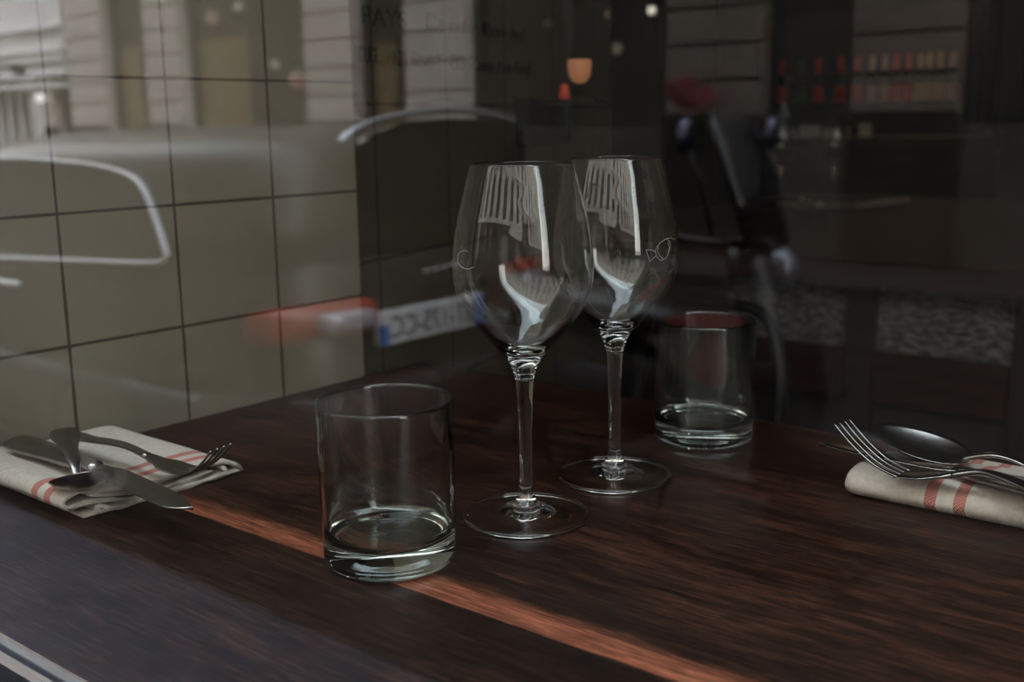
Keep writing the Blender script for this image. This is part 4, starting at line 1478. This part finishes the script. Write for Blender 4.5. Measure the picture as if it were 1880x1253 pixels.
def ribbon(bm, path, x0, x1, th, nx=50, wav=0.0, cut=None, seed=0, endwav=0.0):
    """cloth of thickness th following path (y, z) and running from x0 to x1"""
    P_ = spline([Vector((0, a, b)) for a, b in path], 7)
    n = len(P_)
    nor = []
    for i in range(n):
        d = P_[min(i + 1, n - 1)] - P_[max(i - 1, 0)]
        d.normalize()
        nor.append(Vector((0, -d.z, d.y)))
    loop = [p + q * th / 2 for p, q in zip(P_, nor)]
    # round ends
    loop.append(P_[-1] + (P_[-1] - P_[-2]).normalized() * th * 0.4)
    loop += [p - q * th / 2 for p, q in zip(P_[::-1], nor[::-1])]
    loop.append(P_[0] + (P_[0] - P_[1]).normalized() * th * 0.4)
    secs = []
    for k in range(nx + 1):
        u = k / nx
        x = x0 + (x1 - x0) * u
        s = []
        for p in loop:
            q = Vector((x, p.y, p.z))
            if endwav:
                q.x += endwav * noise.noise(Vector((p.y * 60, p.z * 90, seed))) * (1 - u) ** 6
            if wav:
                nz = noise.noise(Vector((x * 18, p.y * 25, seed + 3)))
                q.z = max(q.z + wav * nz * min(1, max(0, (p.z - TZ) / 0.012)), TZ + 0.0003)
                q.y += wav * 0.8 * noise.noise(Vector((x * 14, p.z * 60, seed + 9)))
            s.append(q)
        secs.append(s)
    loft(bm, secs)
    return bm


def left_napkin():
    xe = -0.667

    def c(px, py):
        q = at(px, py, 0, xe)
        return (q.y, max(q.z, TZ + 0.0017))
    m = napkin_mat('striped_linen_near_wall', [(-0.7070, -0.6990), (-0.6905, -0.6825)])
    A = [c(*q) for q in [(158, 962), (185, 958), (215, 946), (260, 937), (320, 925), (360, 915), (400, 898), (428, 884), (440, 868), (436, 855), (422, 849), (404, 850), (380, 856), (340, 868), (300, 882), (255, 893),
                         (205, 900), (165, 901), (138, 905), (122, 916), (119, 928), (128, 935), (146, 929), (170, 922), (210, 919), (250, 918), (300, 910), (345, 897), (385, 884), (410, 876), (418, 866), (410, 858)]]
    B = [c(*q) for q in [(176, 938), (172, 950), (158, 957), (140, 950), (112, 938), (95, 922), (84, 905), (86, 890), (100, 884)]]
    C = [c(*q) for q in [(185, 944), (178, 934), (186, 930), (215, 932), (260, 928), (310, 918), (350, 906), (385, 896)]]
    t = thing('striped_napkin', 'cream linen napkin with red stripes folded against the tiled wall, under the cutlery', 'napkin', (0, 0, 0))
    bm = bmesh.new()
    ribbon(bm, A, xe, -0.8265, 0.0030, wav=0.0012, seed=2, endwav=0.006)
    obj('folded_cloth', bm, m, t, smooth=True)
    bm = bmesh.new()
    ribbon(bm, C, xe + 0.001, -0.82, 0.0026, wav=0.0006, seed=8, endwav=0.004)
    ribbon(bm, [c(*q) for q in [(168, 910), (210, 909), (260, 904), (310, 895), (355, 882), (392, 868)]], xe - 0.002, -0.82, 0.0028, wav=0.0004, seed=12, endwav=0.005)
    obj('inner_fold', bm, m, t, smooth=True)
    return t


left_napkin()


def right_napkin():
    m = napkin_mat('striped_linen_near_middle', [(-0.2315, -0.2240), (-0.2130, -0.2055)])
    t = thing('striped_napkin', 'cream linen napkin with red stripes at the right, away from the wall, under the cutlery', 'napkin', (0, 0, 0))
    y0, y1 = 0.7025, 0.7985
    h = 0.021
    out = [(y0 + 0.016, 0.0005), (y0 + 0.006, 0.0015), (y0 + 0.0005, 0.0065), (y0 + 0.001, 0.0125), (y0 + 0.006, 0.0175), (y0 + 0.016, 0.0205), (y0 + 0.03, h), (y0 + 0.05, h - 0.0005), (y0 + 0.07, h - 0.003),
           (y1 - 0.008, h - 0.008), (y1, 0.009), (y1 - 0.001, 0.0045), (y1 - 0.006, 0.0008), (y0 + 0.05, 0.0004)]
    P_ = spline([Vector((0, a, b)) for a, b in out], 5, closed=True)
    secs = []
    nx = 70
    cy, cz = (y0 + y1) / 2, h * 0.5
    for k in range(nx + 1):
        u = k / nx
        x = -0.2865 + 0.26 * u
        e = min(1, (k + 0.4) / 2.5)
        sc = math.sqrt(1 - (1 - e) ** 2) if e < 1 else 1
        s = []
        for p in P_:
            yy = cy + (p.y - cy) * (0.93 + 0.07 * sc)
            zz = cz + (p.z - cz) * (0.80 + 0.20 * sc)
            zz = zz + 0.0010 * noise.noise(Vector((x * 25, yy * 30, 5))) * min(1, zz / 0.01)
            xx = x + (0.012 * (yy - y0) / (y1 - y0)) * (1 - u)
            s.append(Vector((xx, yy + 0.0006 * noise.noise(Vector((x * 40, zz * 80, 1))), TZ + max(zz, 0.0004))))
        secs.append(s)
    obj('folded_cloth', loft(bmesh.new(), secs), m, t, smooth=True)
    # the second layer peeping out at the far side
    bm = bmesh.new()
    box(bm, -0.278, -0.03, 0.765, 0.812, TZ + 0.0006, TZ + 0.011, 0.004, 3)
    obj('under_fold', bm, m, t, smooth=True)


right_napkin()


# ================================================================ cutlery
def blade_loft(bm, secs, up_hint=Vector((0, 0, 1)), n=16, e=2.6, tilt=0.0):
    """secs: (point, half width, half thickness)"""
    pts = [Vector(s[0]) for s in secs]
    rings = []
    for i, s in enumerate(secs):
        d = (pts[min(i + 1, len(pts) - 1)] - pts[max(i - 1, 0)]).normalized()
        side = d.cross(up_hint).normalized()
        u_ = side.cross(d).normalized()
        if tilt:
            R_ = Matrix.Rotation(tilt, 3, d)
            side, u_ = R_ @ side, R_ @ u_
        ring = []
        for k in range(n):
            th = 2 * PI * k / n
            c, s_ = math.cos(th), math.sin(th)
            ring.append(pts[i] + side * s[1] * math.copysign(abs(c) ** (2 / e), c) + u_ * s[2] * math.copysign(abs(s_) ** (2 / e), s_))
        rings.append(ring)
    return loft(bm, rings)


def seq(points, widths, thick, n=6):
    P_ = spline(points, n)
    out = []
    m_ = len(P_) - 1
    for i, p in enumerate(P_):
        u = i / m_
        out.append((p, interp(widths, u), interp(thick, u)))
    return out


def pz(px, py, z):
    return at(px, py, 2, TZ + z)


def fork(label, hp, head0, head1, tips, hw=0.0115):
    """hp: handle points from end to neck; head0 neck, head1 root of the tines; tips centre point of the tine tips"""
    t = thing('fork', label, 'fork', (0, 0, 0))
    s = seq(hp, [(0, 0.0085), (0.12, 0.0098), (0.45, 0.0052), (0.8, 0.0030), (1, 0.0030)], [(0, 0.0012), (0.5, 0.0017), (1, 0.0021)])
    s.insert(0, (s[0][0] + (s[0][0] - s[1][0]) * 0.8, 0.0052, 0.0009))
    obj('handle', blade_loft(bmesh.new(), s), M_METAL, t, smooth=True)
    a, b = Vector(head0), Vector(head1)
    d = (b - a).normalized()
    side = d.cross(Vector((0, 0, 1))).normalized()
    c1 = a + (b - a) * 0.33 + Vector((0, 0, -0.0008))
    c2 = a + (b - a) * 0.68 + Vector((0, 0, -0.0008))
    hs = seq([a, c1, c2, b], [(0, 0.0030), (0.25, 0.0062), (0.55, hw * 0.98), (1, hw)], [(0, 0.0020), (0.4, 0.0012), (1, 0.0010)])
    obj('head', blade_loft(bmesh.new(), hs), M_METAL, t, smooth=True)
    tip = Vector(tips)
    for k in range(4):
        o = side * (hw * (0.80 - 0.533 * k))
        o2 = side * (hw * (0.86 - 0.573 * k))
        p0 = b + o - d * 0.002
        p3 = tip + o2
        mid1 = p0 + (p3 - p0) * 0.35 + Vector((0, 0, -0.0050))
        mid2 = p0 + (p3 - p0) * 0.70 + Vector((0, 0, -0.0042))
        ts = seq([p0, mid1, mid2, p3], [(0, 0.0019), (0.3, 0.00125), (1, 0.0007)], [(0, 0.0009), (0.5, 0.0009), (1, 0.0007)])
        obj('tine', blade_loft(bmesh.new(), ts, n=10), M_METAL, t, smooth=True)
    return t


def spoon(label, hp, bowl_c, bdir, a, b, depth, roll=0.0, pitch=0.0):
    t = thing('spoon', label, 'spoon', (0, 0, 0))
    s = seq(hp, [(0, 0.0085), (0.15, 0.0105), (0.5, 0.0050), (0.85, 0.0032), (1, 0.0036)], [(0, 0.0010), (0.5, 0.0016), (1, 0.0020)])
    s.insert(0, (s[0][0] + (s[0][0] - s[1][0]) * 0.8, 0.0055, 0.0008))
    obj('handle', blade_loft(bmesh.new(), s), M_METAL, t, smooth=True)
    d = Vector(bdir).normalized()
    side = d.cross(Vector((0, 0, 1))).normalized()
    u_ = side.cross(d)
    if roll:
        R_ = Matrix.Rotation(roll, 3, d)
        side, u_ = R_ @ side, R_ @ u_
    bm = bmesh.new()
    nr, na = 12, 40
    for sh in (0, 1):
        off = -0.0011 * sh
        rings = []
        for i in range(nr + 1):
            r = i / nr
            ring = []
            for k in range(na):
                th = 2 * PI * k / na
                c, s_ = math.cos(th), math.sin(th)
                wd = b * (1 - 0.14 * c)
                z = -depth * (1 - r ** 2.4) + off * (1 - 0.35 * r)
                ring.append(Vector(bowl_c) + d * (a * r * c) + side * (wd * r * s_) + u_ * z)
            rings.append(ring)
        R_ = [[bm.verts.new(rings[0][0])]] + [[bm.verts.new(p) for p in rg] for rg in rings[1:]]
        for k in range(na):
            l = (k + 1) % na
            bm.faces.new((R_[0][0], R_[1][k], R_[1][l]))
        for i in range(1, nr):
            for k in range(na):
                l = (k + 1) % na
                bm.faces.new((R_[i][k], R_[i + 1][k], R_[i + 1][l], R_[i][l]))
        if sh == 0:
            top = R_[-1]
        else:
            for k in range(na):
                l = (k + 1) % na
                bm.faces.new((top[k], R_[-1][k], R_[-1][l], top[l]))
    obj('bowl', bm, M_METAL, t, smooth=True)
    return t


def knife(label, p_end, p_bol, p_tip, tilt_h=0.0, tilt_b=0.0, bw=0.0095):
    t = thing('knife', label, 'knife', (0, 0, 0))
    e, b, q = Vector(p_end), Vector(p_bol), Vector(p_tip)
    s = seq([e, e.lerp(b, 0.5), b], [(0, 0.0100), (0.15, 0.0112), (0.6, 0.0085), (0.93, 0.0062), (1, 0.0052)], [(0, 0.0034), (0.5, 0.0042), (0.9, 0.0044), (1, 0.0036)], n=12)
    s.insert(0, (s[0][0] + (s[0][0] - s[1][0]) * 0.7, 0.0060, 0.0024))
    obj('handle', blade_loft(bmesh.new(), s, tilt=tilt_h, e=2.4), M_METAL, t, smooth=True)
    d = (q - b).normalized()
    side = d.cross(Vector((0, 0, 1))).normalized()
    secs = []
    n = 26
    P_ = []
    for i in range(n + 1):
        u = i / n
        top = 0.0042 + (bw - 0.0042) * min(1, u * 6)
        if u > 0.62:
            k = (u - 0.62) / 0.38
            top = bw * (1 - k ** 2.4 * 0.75)
        low = bw * 0.9 if u > 0.1 else 0.0042 + (bw * 0.9 - 0.0042) * u / 0.1
        if u > 0.80:
            k = (u - 0.80) / 0.2
            low = bw * 0.9 * (1 - k ** 2.2) - bw * 0.25 * k ** 2
        P_.append((b.lerp(q, u) + side * (top - low) / 2 * -1, (top + low) / 2, 0.0011 if u > 0.05 else 0.0022))
    obj('blade', blade_loft(bmesh.new(), P_, n=14, e=2.0, tilt=tilt_b), M_METAL, t, smooth=True)
    return t


def cutlery():
    # left set on the napkin by the wall
    knife('steel dinner knife on the left napkin, its blade hanging over the edge', pz(28, 811, 0.0255), pz(178, 858, 0.0280), pz(348, 936, 0.0235), tilt_h=0.12, tilt_b=0.05, bw=0.0105)
    fork('steel fork on the left napkin, tines pointing at the table middle', [pz(112, 797, 0.0290), pz(160, 806, 0.032), pz(225, 817, 0.0340), pz(272, 838, 0.0310)], pz(270, 837, 0.0310), pz(345, 866, 0.0245), pz(406, 822, 0.0460), hw=0.0112)
    bc = pz(152, 884, 0.0275)
    e = pz(116, 790, 0.0420)
    dn = (bc - e)
    dn.z = 0
    dn.normalize()
    bd = (dn + Vector((0, 0, 0.40))).normalized()
    bc.z += 0.0035
    nk = bc - bd * 0.0275 + Vector((0, 0, -0.0005))
    spoon('steel teaspoon crossing over the knife on the left napkin', [e, e.lerp(nk, 0.4) + Vector((0, 0, 0.005)), e.lerp(nk, 0.8) + Vector((0, 0, 0.006)), nk], bc, bd, 0.029, 0.0205, 0.0088)
    # right set
    knife('steel dinner knife on the right napkin, lying beneath the fork', pz(1990, 925, 0.0270), pz(1762, 866, 0.0265), pz(1508, 815, 0.0255), tilt_h=0.3, tilt_b=0.1, bw=0.0100)
    fork('steel fork on the right napkin, its tines raised in the air', [pz(2010, 955, 0.0270), pz(1925, 912, 0.0320), pz(1850, 880, 0.0350), pz(1800, 867, 0.0350), pz(1748, 873, 0.0300)], pz(1750, 873, 0.0300), pz(1655, 870, 0.0232), pz(1545, 774, 0.0485), hw=0.0110)
    bc = pz(1690, 812, 0.0330)
    nk = pz(1768, 843, 0.0300)
    dd = pz(1610, 782, 0.040) - nk
    spoon('steel tablespoon on the right napkin, behind the fork', [pz(2020, 905, 0.0260), pz(1900, 858, 0.0320), pz(1830, 836, 0.0365), nk + Vector((0, 0, 0.0))], bc, dd, 0.036, 0.0225, 0.009, roll=-0.10)


cutlery()
bpy.context.view_layer.update()
